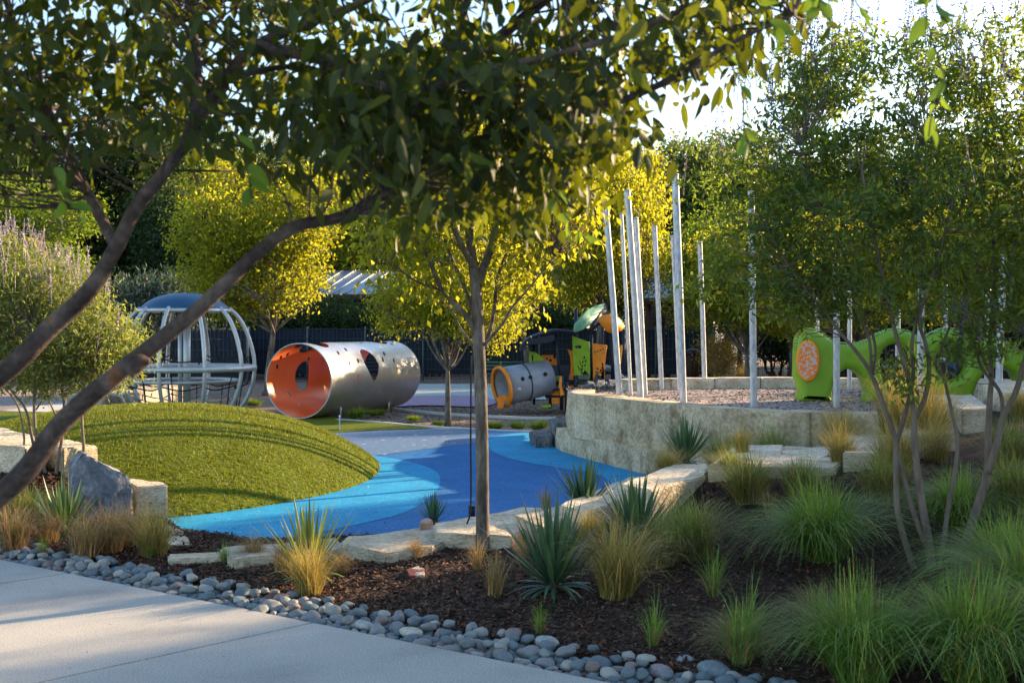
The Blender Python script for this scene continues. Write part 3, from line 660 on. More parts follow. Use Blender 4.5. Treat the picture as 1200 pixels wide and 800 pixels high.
# peaked roof: one leaf-shaped sheet on the near side, orange leaf beyond
def leaf_sheet(name, mat, pts3, th=0.05):
    c_ = sum(pts3, Vector())/len(pts3); V = [c_]+pts3; T = [(0, i+1, (i+1) % len(pts3)+1) for i in range(len(pts3))]
    mb = MB(); mb.add([tuple(v) for v in V], None, T); o = mb.build(name, mat, root, smooth=True); md = o.modifiers.new('t', 'SOLIDIFY'); md.thickness = th; return o
leaf_sheet('green_roof', M_teal2, [TL(671, 391, -0.5), TL(673, 380, -0.5), TL(681, 370, -0.3), TL(688, 362.5, 0.0), TL(697, 359, 0.5), TL(708, 357, 0.9), TL(706, 363, 0.6), TL(699, 372, 0.1), TL(692, 380, -0.2), TL(682, 387, -0.5)])
leaf_sheet('roof_gable', M_nv, [TL(688, 390, 0.1), TL(693, 380, 0.1), TL(707, 358, 0.9), TL(714, 368, 1.1), TL(706, 374, 0.9), TL(699, 383, 0.5)])
leaf_sheet('orange_gable', M_or, [TL(700, 375, -0.1), TL(705, 369, -0.1), TL(717, 368, 0), TL(724, 373, 0.1), TL(731, 382, 0.2), TL(727, 388, 0.1), TL(717, 391, 0), TL(710, 388, -0.1)])
leaf_sheet('far_green_roof', M_gr, [TL(715, 366, 0.8), TL(724, 370, 0.7), TL(731, 377, 0.6), TL(732, 386, 0.5), TL(727, 379, 0.8), TL(720, 372, 0.9)])
# steps with orange risers
for i, (x0, x1, y0, y1, d) in enumerate([(648, 656, 457, 463, -0.1), (646.5, 657, 466, 473, -0.3), (660, 673, 448, 454, 0.1), (660, 668, 457, 463, -0.1), (660, 665, 466, 474, -0.3)]):
    tpanel('orange_riser', [(x0, y0), (x1, y0), (x1, y1), (x0, y1)], M_or, d)
for (px, py, w_) in ((656, 456, 0.7), (656, 464.5, 0.7)):
    mb = MB(); mb.box(TL(px, py, -0.1), (w_, 0.4, 0.05)); mb.build('step', M_nv, root)
tpanel('orange_stair_cheek', [(656, 440), (658.5, 441), (658, 452), (661, 462), (656.5, 464), (655, 450)], M_or, -0.55, th=0.06)
tpanel('green_low_panel', [(643, 441), (655, 441), (654, 453), (646, 456), (643, 453)], M_gr, 0.2)
tpanel('green_foot_plate', [(633, 474.5), (645, 473.5), (646, 476.5), (636, 477)], M_gr, -0.4, th=0.3)
mb = MB(); V = []; Q = []
for i, (px, py, d) in enumerate([(709, 434, 0.9), (716, 436, 0.8), (724, 443, 0.7), (731, 449, 0.6), (738, 450, 0.5)]):
    c_ = TL(px, py, d)
    for q in range(7):
        t_ = math.pi*q/6; V.append((c_.x, c_.y-0.3*math.cos(t_), c_.z+0.14-0.14*math.sin(t_)))
for i in range(4):
    for q in range(6): a = i*7+q; Q.append((a, a+1, a+8, a+7))
mb.add(V, Q); o = mb.build('slide', plain('slide_metal', (0.5, 0.55, 0.62), 0.3, 0.3), root, smooth=True); md = o.modifiers.new('t', 'SOLIDIFY'); md.thickness = 0.04

# ================= GREEN CLIMBER =================
M_cl = surf('green_cast_plastic', [(0.3, (0.15, 0.30, 0.008)), (0.7, (0.21, 0.38, 0.015))], scale=2, rough=0.42, bump=0.05, dist=0.004, spec=0.45, detail=2)
DC = 17.7; cbase = A(1040, 470, DC); root = empty('green_climber', (cbase.x, DC, ZP), 'lime green arched animal-like climber with round openings and orange mosaic disc', 'climbing sculpture')
def CL(px, py, d=0.0): p_ = A(px, py, DC); return Vector((p_.x-cbase.x, d, p_.z-ZP))
top = [(930, 440), (930.5, 410), (932, 396), (937, 389.5), (945, 386.5), (953, 387.5), (961, 391), (971, 398), (981, 402.5), (993, 404), (1005, 403), (1016, 399), (1027, 392), (1038, 387.8), (1050, 386.5), (1062, 389), (1072, 394), (1080, 396), (1090, 391.5), (1100, 387), (1112, 385.8), (1124, 388.5), (1136, 395), (1150, 399), (1163, 399), (1178, 402), (1192, 412), (1204, 428), (1212, 447), (1214, 470)]
bot = [(1196, 470), (1192, 452), (1184, 436), (1172, 430), (1160, 431), (1150, 437), (1142, 447), (1138, 460), (1137, 472), (1094, 472), (1090, 462), (1086, 457), (1080, 455), (1074, 457), (1070, 463), (1066, 472), (1040, 473.5), (1012, 474), (1010, 470), (1013, 464), (1012, 452), (1006, 440), (998, 433), (988, 432), (980, 438), (975, 448), (972, 460), (973.5, 469), (972, 472), (934, 470.5), (933, 466), (935, 455)]
oc = [(CL(a, b).x, CL(a, b).z) for a, b in top+bot]
hl = [[(CL(a, b).x, CL(a, b).z) for a, b in ell(1046, 423.5, 18.5, 21)], [(CL(a, b).x, CL(a, b).z) for a, b in ell(1110, 424, 18, 21)]]
Mx = Matrix.Rotation(R(90), 4, 'X')
body = panel('body', oc, hl, 0.20, 0.10, M_cl, root, Mx)
for p_ in body.data.polygons: p_.use_smooth = True
# head disc and its mosaic
M_mos = surf('mosaic_dots', [(0.3, (0.75, 0.16, 0.02)), (0.7, (0.85, 0.24, 0.03))], scale=9, rough=0.4, bump=0.3, dist=0.01, speck=(38, (0.55, 0.42, 0.36), 0.55))
dc = CL(943, 422, -0.20); dn = Vector((-0.35, -0.94, 0)).normalized(); Md = Matrix.Translation(dc)@dn.to_track_quat('Z', 'Y').to_matrix().to_4x4()
disc = panel('orange_disc', ell(0, 0, 0.165, 0.305, 36), [], 0.05, 0.02, M_or, root, Md)
d2 = panel('mosaic', ell(0, 0, 0.14, 0.275, 36), [], 0.10, 0.005, M_mos, disc, Md)
for (a, b, lab) in ((1046, 423.5, 0), (1110, 424, 1)):
    c_ = CL(a, b); mb = MB(); rx_, rz_ = 18.5*DC/F, 21*DC/F
    mb.tube([Vector((c_.x+rx_*math.cos(t), 0, c_.z+rz_*math.sin(t))) for t in [2*math.pi*i/40 for i in range(41)]], 0.018, 6, cap=False); o = mb.build('opening_rim', M_nv, root)
    if lab == 0:
        mb = MB(); mb.box((c_.x, 0, c_.z-0.09), (rx_*1.9, 0.12, 0.03)); mb.build('shelf_bar', M_steel, root)
        # dark lower half screen
        h_ = [(rx_*0.97*math.cos(t), rz_*0.97*math.sin(t)) for t in np.linspace(math.pi*1.11, math.pi*1.89, 16)]
        panel('lower_screen', h_, [], 0.02, 0.004, M_dk, root, Matrix.Translation(c_)@Mx)
    else:
        panel('dark_bubble_panel', ell(0, 0, rx_*0.97, rz_*0.97), [], 0.03, 0.01, plain('dark_glossy_panel', (0.01, 0.015, 0.04), 0.15, 0, 0.2), root, Matrix.Translation(c_)@Mx)
        for (dx, dz, cc, sx, sz, an) in ((-0.04, 0.03, (0.6, 0.6, 0.55), 0.09, 0.03, -0.4), (-0.06, 0.09, (0.35, 0.15, 0.08), 0.07, 0.03, -0.4), (0.03, -0.02, (0.03, 0.06, 0.25), 0.09, 0.05, -0.4)):
            panel('picture_tile', [(-sx, -sz), (sx, -sz), (sx, sz), (-sx, sz)], [], 0.02, 0.004, plain('tile_%.2f' % cc[0], cc, 0.4), root, Matrix.Translation(c_+Vector((dx, -0.03, dz)))@Mx@Matrix.Rotation(an, 4, 'Z'))
# raised seam along the back (row of ribs)
mb = MB()
for i in range(len(top)-3):
    a0, b0 = top[i+1]; a1, b1 = top[i+2]
    n_ = max(1, int(math.hypot(a1-a0, b1-b0)/3.2))
    for k in range(n_):
        f_ = k/n_; p_ = CL(a0+(a1-a0)*f_, b0+(b1-b0)*f_); mb.tube([p_+Vector((0, -0.13, 0.012)), p_+Vector((0, -0.04, 0.022)), p_+Vector((0, 0.05, 0.022))], 0.012, 5)
mb.build('seam_ridge', M_cl, root)

# ================= FENCE, PAVILIONS, BIN, BENCH =================
M_scr = surf('fence_screen_cloth', [(0.3, (0.012, 0.02, 0.035)), (0.7, (0.022, 0.034, 0.055))], scale=1.5, rough=0.85, bump=0.3, dist=0.05)
M_wire = plain('fence_wire', (0.06, 0.075, 0.09), 0.5, 0.4)
M_post = plain('fence_post_steel', (0.12, 0.15, 0.17), 0.5, 0.2)
DF = 47.0
def fence(x0, x1, D, screen, label, ztop=2.0):
    a, b = A(x0, 400, D).x, A(x1, 400, D).x
    root = empty('wire_fence', (a, D, -0.05), label, 'fence')
    n = max(1, round((b-a)/2.4))
    for i in range(n+1):
        x = (b-a)*i/n; mb = MB(); mb.box((x, 0, 1.05), (0.07, 0.07, 2.15)); mb.build('fence_post', M_post, root)
    mb = MB(); k = int((b-a)/0.16)
    for i in range(k): mb.box(((b-a)*(i+0.5)/k, -0.045, 1.05), (0.012, 0.012, 2.0))
    for z in (0.08, 0.45, 0.85, 1.25, 1.65, 2.04): mb.box(((b-a)/2, -0.06, z), (b-a, 0.014, 0.022))
    mb.build('wire_mesh', M_wire, root)
    if screen:
        V = []; Q = []; m_ = int((b-a)/0.3)
        for i in range(m_+1):
            for z in (0.25, 0.7, 1.2, 1.7, 2.0): V.append(((b-a)*i/m_, 0.05+0.02*math.sin(i*1.3+z), z))
        for i in range(m_):
            for q in range(4): a0 = i*5+q; Q.append((a0, a0+1, a0+6, a0+5))
        mb = MB(); mb.add(V, Q); mb.build('privacy_screen', M_scr, root)
    return root
fence(-500, 290, 44, True, 'dark screened fence behind the shrub and dome climber')
fence(292, 700, DF, True, 'navy screened wire fence behind the big silver tube and play train')
fence(702, 835, DF, True, 'dark screened wire fence behind the leaning poles')
fence(837, 925, DF+1, False, 'open wire fence beside the tan dried bush')
fence(927, 1500, 42, True, 'dark screened fence behind the green climber')

M_roof = surf('metal_roof', [(0.3, (0.38, 0.43, 0.52)), (0.7, (0.46, 0.52, 0.60))], scale=1, rough=0.45, metal=0.1, bump=0.03)
M_tim = surf('brown_timber', [(0.3, (0.05, 0.028, 0.018)), (0.7, (0.10, 0.055, 0.035))], scale=3, rough=0.8, bump=0.3, stretch=(6, 6, 0.5))
def pavilion(x0, x1, ytop, ybot, D, label, depth=3.0, lean=0.0):
    a, b = A(x0, ybot, D), A(x1, ybot, D); t = A(x0, ytop, D+depth); W_ = b.x-a.x
    root = empty('pavilion', (a.x, D, -0.05), label, 'pavilion'); z0 = a.z; z1 = t.z; sh = lean
    mb = MB(); mb.add([(0, 0, z0), (W_, 0, z0), (W_+sh, depth, z1), (sh, depth, z1), (0, 2*depth, z0), (W_, 2*depth, z0)], [(0, 1, 2, 3), (3, 2, 5, 4)]); o = mb.build('roof', M_roof, root); md = o.modifiers.new('t', 'SOLIDIFY'); md.thickness = 0.12
    n = int(W_/0.6)
    for i in range(n+1):
        x = W_*i/n; mb = MB(); mb.tube([Vector((x, -0.02, z0+0.03)), Vector((x+sh, depth, z1+0.03))], 0.035, 4); mb.build('roof_seam', M_roof, root)
    mb = MB(); mb.box((W_/2, -0.08, z0-0.16), (W_+0.2, 0.12, 0.28)); mb.build('fascia', M_tim, root)
    for x in (0.3, W_*0.35, W_*0.68, W_-0.3):
        for y in (0.3, 2*depth-0.3): mb = MB(); mb.box((x, y, (z0-0.05)/2), (0.22, 0.22, z0-0.05)); mb.build('column', M_tim, root)
    mb = MB(); mb.box((W_/2, 2*depth-0.6, z0/2), (W_*0.6, 0.2, z0-0.3)); mb.build('back_wall', M_tim, root)
    return root
pavilion(330, 555, 316, 343, 58, 'long pavilion with pale metal seamed roof above the dark hedge', 4.0, 1.2)
pavilion(752, 842, 320, 347, 50, 'small timber pavilion with bluish metal roof behind the poles', 2.5, 0.9)
pavilion(1085, 1330, 296, 322, 52, 'pale roofed pavilion glimpsed through the flowering tree crowns', 4.0, 1.0)

# waste bin
b = A(812, 441, 44); root = empty('litter_bin', (b.x, 44, 0.0), 'brown slatted litter bin with black hood behind the seat wall', 'litter bin'); root.location.z = A(812, 441, 44).z
mb = MB(); 
for k in range(16):
    a = 2*math.pi*k/16; mb.box((0.24*math.cos(a), 0.24*math.sin(a), 0.42), (0.03, 0.075, 0.74), a)
mb.build('slats', M_tim, root); mb = MB(); mb.tube([Vector((0, 0, 0.0)), Vector((0, 0, 0.82))], 0.215, 16); mb.build('liner', M_dk, root)
mb = MB(); mb.tube([Vector((0, 0, 0.80)), Vector((0, 0, 0.88)), Vector((0, 0, 0.97)), Vector((0, 0, 1.02))], [0.29, 0.29, 0.26, 0.12], 16); mb.build('hood', M_nv, root)

def bench(px, py, D, label, mat, w_=1.7):
    c_ = A(px, py, D); root = empty('park_bench', (c_.x, D, -0.05), label, 'bench')
    for k in range(5): mb = MB(); mb.box((0, -0.2+0.1*k, 0.47), (w_, 0.075, 0.035)); mb.build('seat_slat', mat, root)
    for k in range(3): mb = MB(); mb.box((0, 0.27+0.03*k, 0.62+0.12*k), (w_, 0.03, 0.08)); mb.build('back_slat', mat, root)
    for s in (-1, 1):
        mb = MB(); mb.tube([Vector((s*w_*0.42, -0.22, 0)), Vector((s*w_*0.42, -0.22, 0.45)), Vector((s*w_*0.42, 0.25, 0.45)), Vector((s*w_*0.42, 0.34, 0.95))], 0.03, 8); mb.build('bench_frame', M_nv, root)
        mb = MB(); mb.tube([Vector((s*w_*0.42, 0.25, 0)), Vector((s*w_*0.42, 0.25, 0.45))], 0.03, 8); mb.build('leg', M_nv, root)
bench(432, 440, 41, 'black slatted bench seen through the cut-out of the silver tube', M_nv)
bench(590, 440, 42, 'dark green slatted bench before the fence near the crawl tube', plain('green_slat', (0.05, 0.10, 0.08), 0.5))
bench(1068, 440, 38, 'pale blue bench seen through the first opening of the green climber', plain('pale_blue_slat', (0.25, 0.32, 0.42), 0.5))
bench(862, 440, 55, 'pale picnic bench beyond the open wire fence', plain('pale_slat', (0.4, 0.45, 0.5), 0.5), 2.2)

# irrigation stake and little pieces near the slim trunk
c_ = A(557, 640, 10.5)
mb = MB(); mb.tube(catmull([Vector((-0.035, 0, 1.55)), Vector((-0.04, 0, 0.9)), Vector((-0.04, 0, 0.25)), Vector((-0.075, 0, 0.08)), Vector((-0.08, 0, 0))], 5), 0.008, 7)
o = mb.build('tree_stake_tube', M_rope); o.location = (A(557, 640, 10.35).x, 10.35, 0.22); tag(o, 'thin black tube running up beside the slim tree trunk', 'irrigation tube')
root = empty('valve_box', A(553, 604, 12.75), 'short black valve cylinder on the stone beside the slim trunk', 'valve'); root.location.z = 0.006
mb = MB(); mb.tube([Vector((0, 0, 0)), Vector((0, 0, 0.09))], 0.036, 14); mb.build('body', M_rope, root); mb = MB(); mb.tube([Vector((0, 0, 0.091)), Vector((0, 0, 0.105))], 0.042, 14); mb.build('lid', M_nv, root)
M_brick = surf('broken_brick', [(0.35, (0.12, 0.03, 0.02)), (0.5, (0.18, 0.05, 0.04)), (0.62, (0.45, 0.43, 0.40))], scale=9, rough=0.9, bump=0.6, dist=0.02)
o = stone('brick_fragment', [(476, 667), (490, 662.5), (498, 666), (497, 673), (479, 674)], bed_z(-0.75, 9.2)+0.022, 0.05, 'broken red brick with a white edge lying on the mulch', mat=M_brick, cat='brick', rough=0.01, cell=0.03, bev=0.006, seed=60)
o = stone('stone_chunk', [(491, 609), (500, 606), (507, 608), (505, 612), (493, 613)], 0.30, 0.08, 'small pinkish stone chunk beside the low yucca on the slab', mat=surf('pink_stone', [(0.3, (0.3, 0.17, 0.12)), (0.7, (0.5, 0.35, 0.28))], scale=10, rough=0.9, bump=0.4, dist=0.01), cat='stone', rough=0.012, cell=0.03, bev=0.01, seed=61)
o = stone('marker_peg', [(397.2, 486.5), (398.8, 486.5), (398.8, 487.5), (397.2, 487.5)], 0.28, 0.28, 'slender white marker peg on the lawn in front of the silver tube', mat=plain('white_peg', (0.6, 0.6, 0.6), 0.6), cat='peg', rough=0.0, bev=0.003)
# ================= VEGETATION =================
M_bark = surf('grey_bark', [(0.3, (0.055, 0.042, 0.033)), (0.5, (0.14, 0.115, 0.095)), (0.7, (0.25, 0.215, 0.185))], scale=9, rough=0.9, bump=0.7, fine=45, finebump=0.5, dist=0.02, stretch=(1, 1, 0.3))
M_bark2 = surf('red_brown_bark', [(0.3, (0.025, 0.017, 0.014)), (0.48, (0.07, 0.048, 0.04)), (0.60, (0.13, 0.095, 0.08)), (0.68, (0.22, 0.09, 0.035))], scale=7, rough=0.85, bump=0.8, fine=50, finebump=0.5, dist=0.015)
M_bark3 = surf('vitex_bark', [(0.3, (0.10, 0.075, 0.06)), (0.7, (0.24, 0.19, 0.155))], scale=14, rough=0.9, bump=0.6, stretch=(1, 1, 0.25), dist=0.01)
L_yel = leafmat('yellow_green_leaf', (0.05, 0.09, 0.008), (0.20, 0.23, 0.014), (0.66, 0.66, 0.03), 0.50)
L_lime = leafmat('bright_green_leaf', (0.05, 0.10, 0.01), (0.10, 0.17, 0.015), (0.36, 0.50, 0.03), 0.45)
L_dark = leafmat('dark_green_leaf', (0.018, 0.038, 0.012), (0.04, 0.08, 0.02), (0.10, 0.17, 0.02), 0.28)
L_mid = leafmat('mid_green_leaf', (0.03, 0.055, 0.012), (0.07, 0.11, 0.02), (0.26, 0.34, 0.03), 0.38)
L_vit = leafmat('vitex_leaf', (0.022, 0.052, 0.018), (0.085, 0.145, 0.04), (0.46, 0.60, 0.05), 0.40)
L_vit2 = leafmat('pale_vitex_leaf', (0.07, 0.11, 0.03), (0.16, 0.21, 0.07), (0.46, 0.52, 0.08), 0.42)
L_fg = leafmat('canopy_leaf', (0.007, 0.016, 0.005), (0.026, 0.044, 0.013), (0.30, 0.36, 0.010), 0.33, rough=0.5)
L_fy = leafmat('sprig_leaf', (0.10, 0.20, 0.02), (0.16, 0.28, 0.03), (0.42, 0.62, 0.05), 0.5, rough=0.45)
L_blue = leafmat('blue_green_leaf', (0.04, 0.075, 0.06), (0.08, 0.13, 0.10), (0.10, 0.16, 0.08), 0.25)
M_flow = leafmat('lavender_flower', (0.07, 0.06, 0.10), (0.22, 0.18, 0.30), (0.25, 0.20, 0.30), 0.3)

def unit(v): return v/(np.linalg.norm(v, axis=-1, keepdims=True)+1e-9)
def leafgeo(mb, P, Dr, L, W, rs, big=False, m=0, up=0.5):
    n = len(P); L = L*((0.7+0.6*rs.rand(n)) if not big else (0.45+0.85*rs.rand(n)))[:, None]; W = W*(0.75+0.5*rs.rand(n))[:, None]
    Nn = rs.randn(n, 3)+np.array([0, 0, up*2]); S = unit(np.cross(Dr, Nn)); Nn = unit(np.cross(S, Dr))
    if not big:
        V = np.stack([P, P+Dr*L*0.45+S*W*0.5+Nn*W*0.12, P+Dr*L-Nn*L*0.08, P+Dr*L*0.45-S*W*0.5+Nn*W*0.12], 1).reshape(-1, 3)
        mb.add(V, np.arange(n*4).reshape(-1, 4), None, m)
    else:
        c = L*0.10; cols = [P]; rows = [(0.13, 0.26), (0.33, 0.47), (0.60, 0.44), (0.83, 0.22)]
        cv = (0.5+1.2*rs.rand(n))[:, None]
        for t, w_ in rows:
            mid = P+Dr*L*t-Nn*c*t*t*1.8*cv; cols += [mid+S*W*w_+Nn*(W*w_*0.35), mid, mid-S*W*w_+Nn*(W*w_*0.35)]
        cols.append(P+Dr*L-Nn*c*1.8*cv); V = np.stack(cols, 1).reshape(-1, 3); b = np.arange(n)[:, None]*14; Q = []
        for k in range(3): a = 1+3*k; Q += [b+np.array([[a, a+1, a+4, a+3]]), b+np.array([[a+1, a+2, a+5, a+4]])]
        mb.add(V, np.concatenate(Q), np.concatenate([b+np.array([[0, 2, 1]]), b+np.array([[0, 3, 2]]), b+np.array([[10, 11, 13]]), b+np.array([[11, 12, 13]])]), m)
def cluster_leaves(mb, Cc, per, sig, L, W, rs, big=False, m=0, droop=0.2, up=0.5, flat=0.75):
    n = len(Cc)*per; P = np.repeat(Cc, per, 0)+rs.randn(n, 3)*sig*np.array([1, 1, flat])
    Dr = unit(rs.randn(n, 3)+np.array([0, 0, -droop*2.5])); leafgeo(mb, P, Dr, L, W, rs, big, m, up)
def in_lobes(lobes, n, rs, shell=0.5):
    w = np.array([l[3]*l[4]*l[5] for l in lobes])**0.8; k = rs.choice(len(lobes), n, p=w/w.sum()); d = unit(rs.randn(n, 3)); r = rs.rand(n)**(1/3*shell+0.1)
    lo = np.array(lobes); return lo[k, :3]+d*r[:, None]*lo[k, 3:6]
def twigs(mb, skel, Cc, rs, r0=0.012, every=1, seg=3, maxl=9):
    S = np.array(skel)
    for c in Cc[::every]:
        d = np.linalg.norm(S-c, axis=1)+np.where(S[:, 2] > c[2]-0.1, 1.5, 0)*np.abs(S[:, 2]-c[2]+0.1); s = S[np.argmin(d)]
        if np.linalg.norm(c-s) > maxl: continue
        mid = s+(c-s)*0.5+rs.randn(3)*0.06*np.linalg.norm(c-s)+np.array([0, 0, -0.05*np.linalg.norm(c-s)])
        mb.tube([s, mid, c], [r0, r0*0.7, r0*0.35], seg, cap=False)
def skel_pts(branches, step=0.15):
    out = []
    for b in branches:
        for p, q in zip(b, b[1:]):
            n = max(1, int((Vector(q)-Vector(p)).length/step))
            for k in range(n): out.append(tuple(Vector(p).lerp(Vector(q), k/n)))
        out.append(tuple(b[-1]))
    return out
def gen_tree(seed, h, fork, r0, lobes, ncl, per, sig, L, W, lm, bark, nl=2, twr=0.014, droop=0.2, up=0.5, shell=0.5, tev=1, stems=1):
    """returns (trunk mesh builder, crown mesh builder)"""
    rs = np.random.RandomState(seed); tb = MB(); br = []
    tops = []
    for s_ in range(stems):
        o = rs.randn(3)*np.array([0.12, 0.12, 0])*(stems > 1); lean = rs.randn(3)*np.array([0.05, 0.05, 0])*h
        P = catmull([Vector(o), Vector(o)+Vector(lean)*0.2+Vector((0, 0, fork*0.5)), Vector(o*1.5)+Vector(lean)*0.4+Vector((0, 0, fork)), Vector(o*2)+Vector(lean)*0.8+Vector((0, 0, fork+(h-fork)*0.55))], 5)
        n = len(P); tb.tube(P, [r0*(1.25 if i == 0 else 1)*(1-0.75*i/n) for i in range(n)], 10); br.append(P)
        tops.append(P)
    for l in lobes:
        for _ in range(nl):
            P = tops[rs.randint(len(tops))]; i = rs.randint(int(len(P)*0.6), len(P)-2); s = P[i]
            e = Vector((l[0], l[1], l[2]))+Vector(rs.randn(3)*np.array(l[3:6])*0.35); m_ = s.lerp(e, 0.45)+Vector((0, 0, -0.12*(e-s).length))+Vector(rs.randn(3)*0.05*(e-s).length)
            B = catmull([s, m_, e], 5); tb.tube(B, [r0*0.42*(1-0.8*q/len(B)) for q in range(len(B))], 6); br.append(B)
    Cc = in_lobes(lobes, ncl, rs, shell); twigs(tb, skel_pts(br, 0.3), Cc, rs, twr, tev)
    cb = MB(); cluster_leaves(cb, Cc, per, sig, L, W, rs, droop=droop, up=up)
    return tb, cb
def mk_tree(name, loc, label, cat, tb, cb, bark, lm, group=None):
    root = empty(name, loc, label, cat, group); tb.build('trunk', bark, root, smooth=True); cb.build('crown', lm, root); return root
def place(proto, used, loc, label, sx, sz, rz, group=None):
    o = proto if not used else copy_tree(proto)
    o.location = loc; o.rotation_euler = (0, 0, rz); o.scale = (sx, sx, sz); o['label'] = label
    if group: o['group'] = group
    return o

def rl(seed, n, cz, R_, hz, r1):
    rn = random.Random(seed); out = []
    for i in range(n):
        a = 2*math.pi*i/n*1.9+rn.random(); q = R_*(0.25+0.6*rn.random()); z = cz+(rn.random()-0.45)*hz
        k = 0.75+0.5*rn.random(); out.append((q*math.cos(a), q*math.sin(a), z, r1*k, r1*k, r1*k*0.7))
    return out
# --- prototypes (each is itself one of the trees) ---
protos = {}
for key, nm, lm, bark, args in [
    ('yel1', 'yellow_green_tree', L_yel, M_bark, dict(seed=11, h=6.2, fork=1.9, r0=0.11, lobes=rl(11, 11, 4.0, 2.1, 3.0, 1.15), ncl=1150, per=34, sig=0.20, L=0.105, W=0.062)),
    ('yel2', 'yellow_green_tree', L_yel, M_bark, dict(seed=12, h=6.8, fork=1.8, r0=0.12, lobes=rl(12, 12, 4.3, 2.3, 3.4, 1.15), ncl=1150, per=34, sig=0.20, L=0.105, W=0.062, nl=3)),
    ('dark1', 'tall_green_tree', L_dark, M_bark2, dict(seed=13, h=11, fork=2.5, r0=0.25, lobes=rl(13, 14, 6.0, 4.0, 7.0, 2.3), ncl=1500, per=30, sig=0.42, L=0.24, W=0.13, twr=0.03)),
    ('mid1', 'broad_green_tree', L_mid, M_bark2, dict(seed=14, h=10, fork=2.3, r0=0.24, lobes=rl(14, 14, 5.6, 4.0, 6.2, 2.1), ncl=1500, per=30, sig=0.36, L=0.20, W=0.11, twr=0.03)),
    ('lime1', 'bright_green_tree', L_lime, M_bark, dict(seed=15, h=7.5, fork=2.0, r0=0.15, lobes=rl(15, 12, 4.6, 2.6, 3.8, 1.5), ncl=1200, per=30, sig=0.28, L=0.14, W=0.08, twr=0.02)),
    ('hedge', 'dark_shrub', L_dark, M_bark2, dict(seed=16, h=2.8, fork=0.3, r0=0.06, lobes=rl(16, 8, 1.5, 1.0, 1.6, 0.95), ncl=700, per=30, sig=0.18, L=0.12, W=0.05, twr=0.015, droop=0.0, stems=4)),
    ('blueb', 'blue_green_shrub', L_blue, M_bark3, dict(seed=17, h=3.0, fork=0.3, r0=0.05, lobes=rl(17, 8, 1.8, 1.0, 1.6, 0.9), ncl=600, per=30, sig=0.18, L=0.16, W=0.035, twr=0.015, droop=-0.5, stems=4)),
    ]:
    tb, cb = gen_tree(lm=lm, bark=bark, **args)
    protos[key] = [mk_tree(nm, (0, 0, -0.05), 'x', 'shrub' if 'shrub' in nm else 'tree', tb, cb, bark, lm), 0, args['h']]
def put(key, px, D, top_py, w, label, group, rz=None, z0=-0.05):
    """a tree at direction px, distance D, top seen at top_py; w width factor"""
    pr = protos[key]; x = (px-600)/F*D; h = EYE-(top_py-HOR)/F*D-z0
    hh = {'yel1': 6.3, 'yel2': 7.0, 'dark1': 11.5, 'mid1': 10.6, 'lime1': 7.8, 'hedge': 3.1, 'blueb': 3.4}[key]
    sz = h/hh; o = place(pr[0], pr[1], (x, D, z0), label, sz*w, sz, rz if rz is not None else (px*0.37) % 6.28, group); pr[1] += 1; return o
GD = 'trees standing beyond the fence'; GY = 'yellow-green trees around the playground'
put('yel1', 312, 36.5, 178, 1.0, 'sunlit yellow-green tree standing behind the silver tube opening', GY)
put('yel2', 525, 25, 195, 0.78, 'slender-trunked yellow-green tree between the silver tube and the play train', GY, 2.0)
put('yel1', 445, 66, 150, 1.0, 'yellow-green tree above the long pavilion roof', GY, 1.0)
put('yel2', 622, 44, 165, 1.0, 'yellow-green tree behind the dark play train canopy', GY, 0.4)
put('yel1', 694, 35, 120, 0.68, 'yellow-green tree behind the leaning poles', GY, 3.2)
put('lime1', 20, 47, 190, 1.0, 'bright green tree nearest the picture edge behind the shrub', GD)
put('lime1', 868, 43, 225, 1.0, 'backlit bright green tree behind the tan dried bush', GD, 1.3)
put('yel2', 876, 34.5, 225, 1.0, 'backlit yellow-green tree between the poles and the timber pavilion', GY, 1.7)
put('lime1', 930, 38, 250, 0.9, 'backlit bright green tree behind the thick upright pole', GD, 2.9)
put('yel2', 1000, 41, 225, 1.0, 'backlit yellow-green tree beyond the green climber head', GY, 4.0)
put('yel1', 1130, 40, 230, 1.0, 'backlit yellow-green tree beyond the end of the green climber', GY, 5.0)
put('lime1', 1225, 37, 225, 1.0, 'backlit bright green tree cut by the picture edge', GD, 2.2)
for a in [('dark1', -90, 58, 130, 1.0, 'dark tall tree at the outer end of the tree line beyond the shrub'), ('dark1', 95, 66, 128, 1.0, 'dark tall tree beyond the spiky lavender shrub'),
          ('mid1', 205, 80, 140, 1.0, 'green tree with sunlit tips far behind the dome climber'), ('dark1', 238, 60, 205, 1.1, 'dark tree directly above the blue dome cap'),
          ('mid1', 345, 74, 150, 1.0, 'green tree rising behind the yellow tree by the tube'), ('dark1', 420, 80, 170, 1.1, 'dark tree above the long pavilion'),
          ('mid1', 545, 72, 150, 1.1, 'green tree far behind the slim trunk'), ('dark1', 650, 78, 170, 1.1, 'dark tree beyond the play train'),
          ('mid1', 745, 64, 165, 0.9, 'green tree with lit edge above the leaning poles'), ('mid1', 850, 66, 140, 1.0, 'tall green tree above the small timber pavilion'),
          ('dark1', 950, 62, 175, 1.0, 'dark tree behind the flowering tree crown and thick pole'), ('mid1', 1060, 66, 160, 1.0, 'green tree beyond the climber seen through the flowering crowns'),
          ('dark1', 1190, 60, 150, 1.0, 'dark tree beyond the pale roofed pavilion')]:
    put(a[0], a[1], a[2], a[3], a[4], a[5], GD)
GH = 'shrubs along the fence'
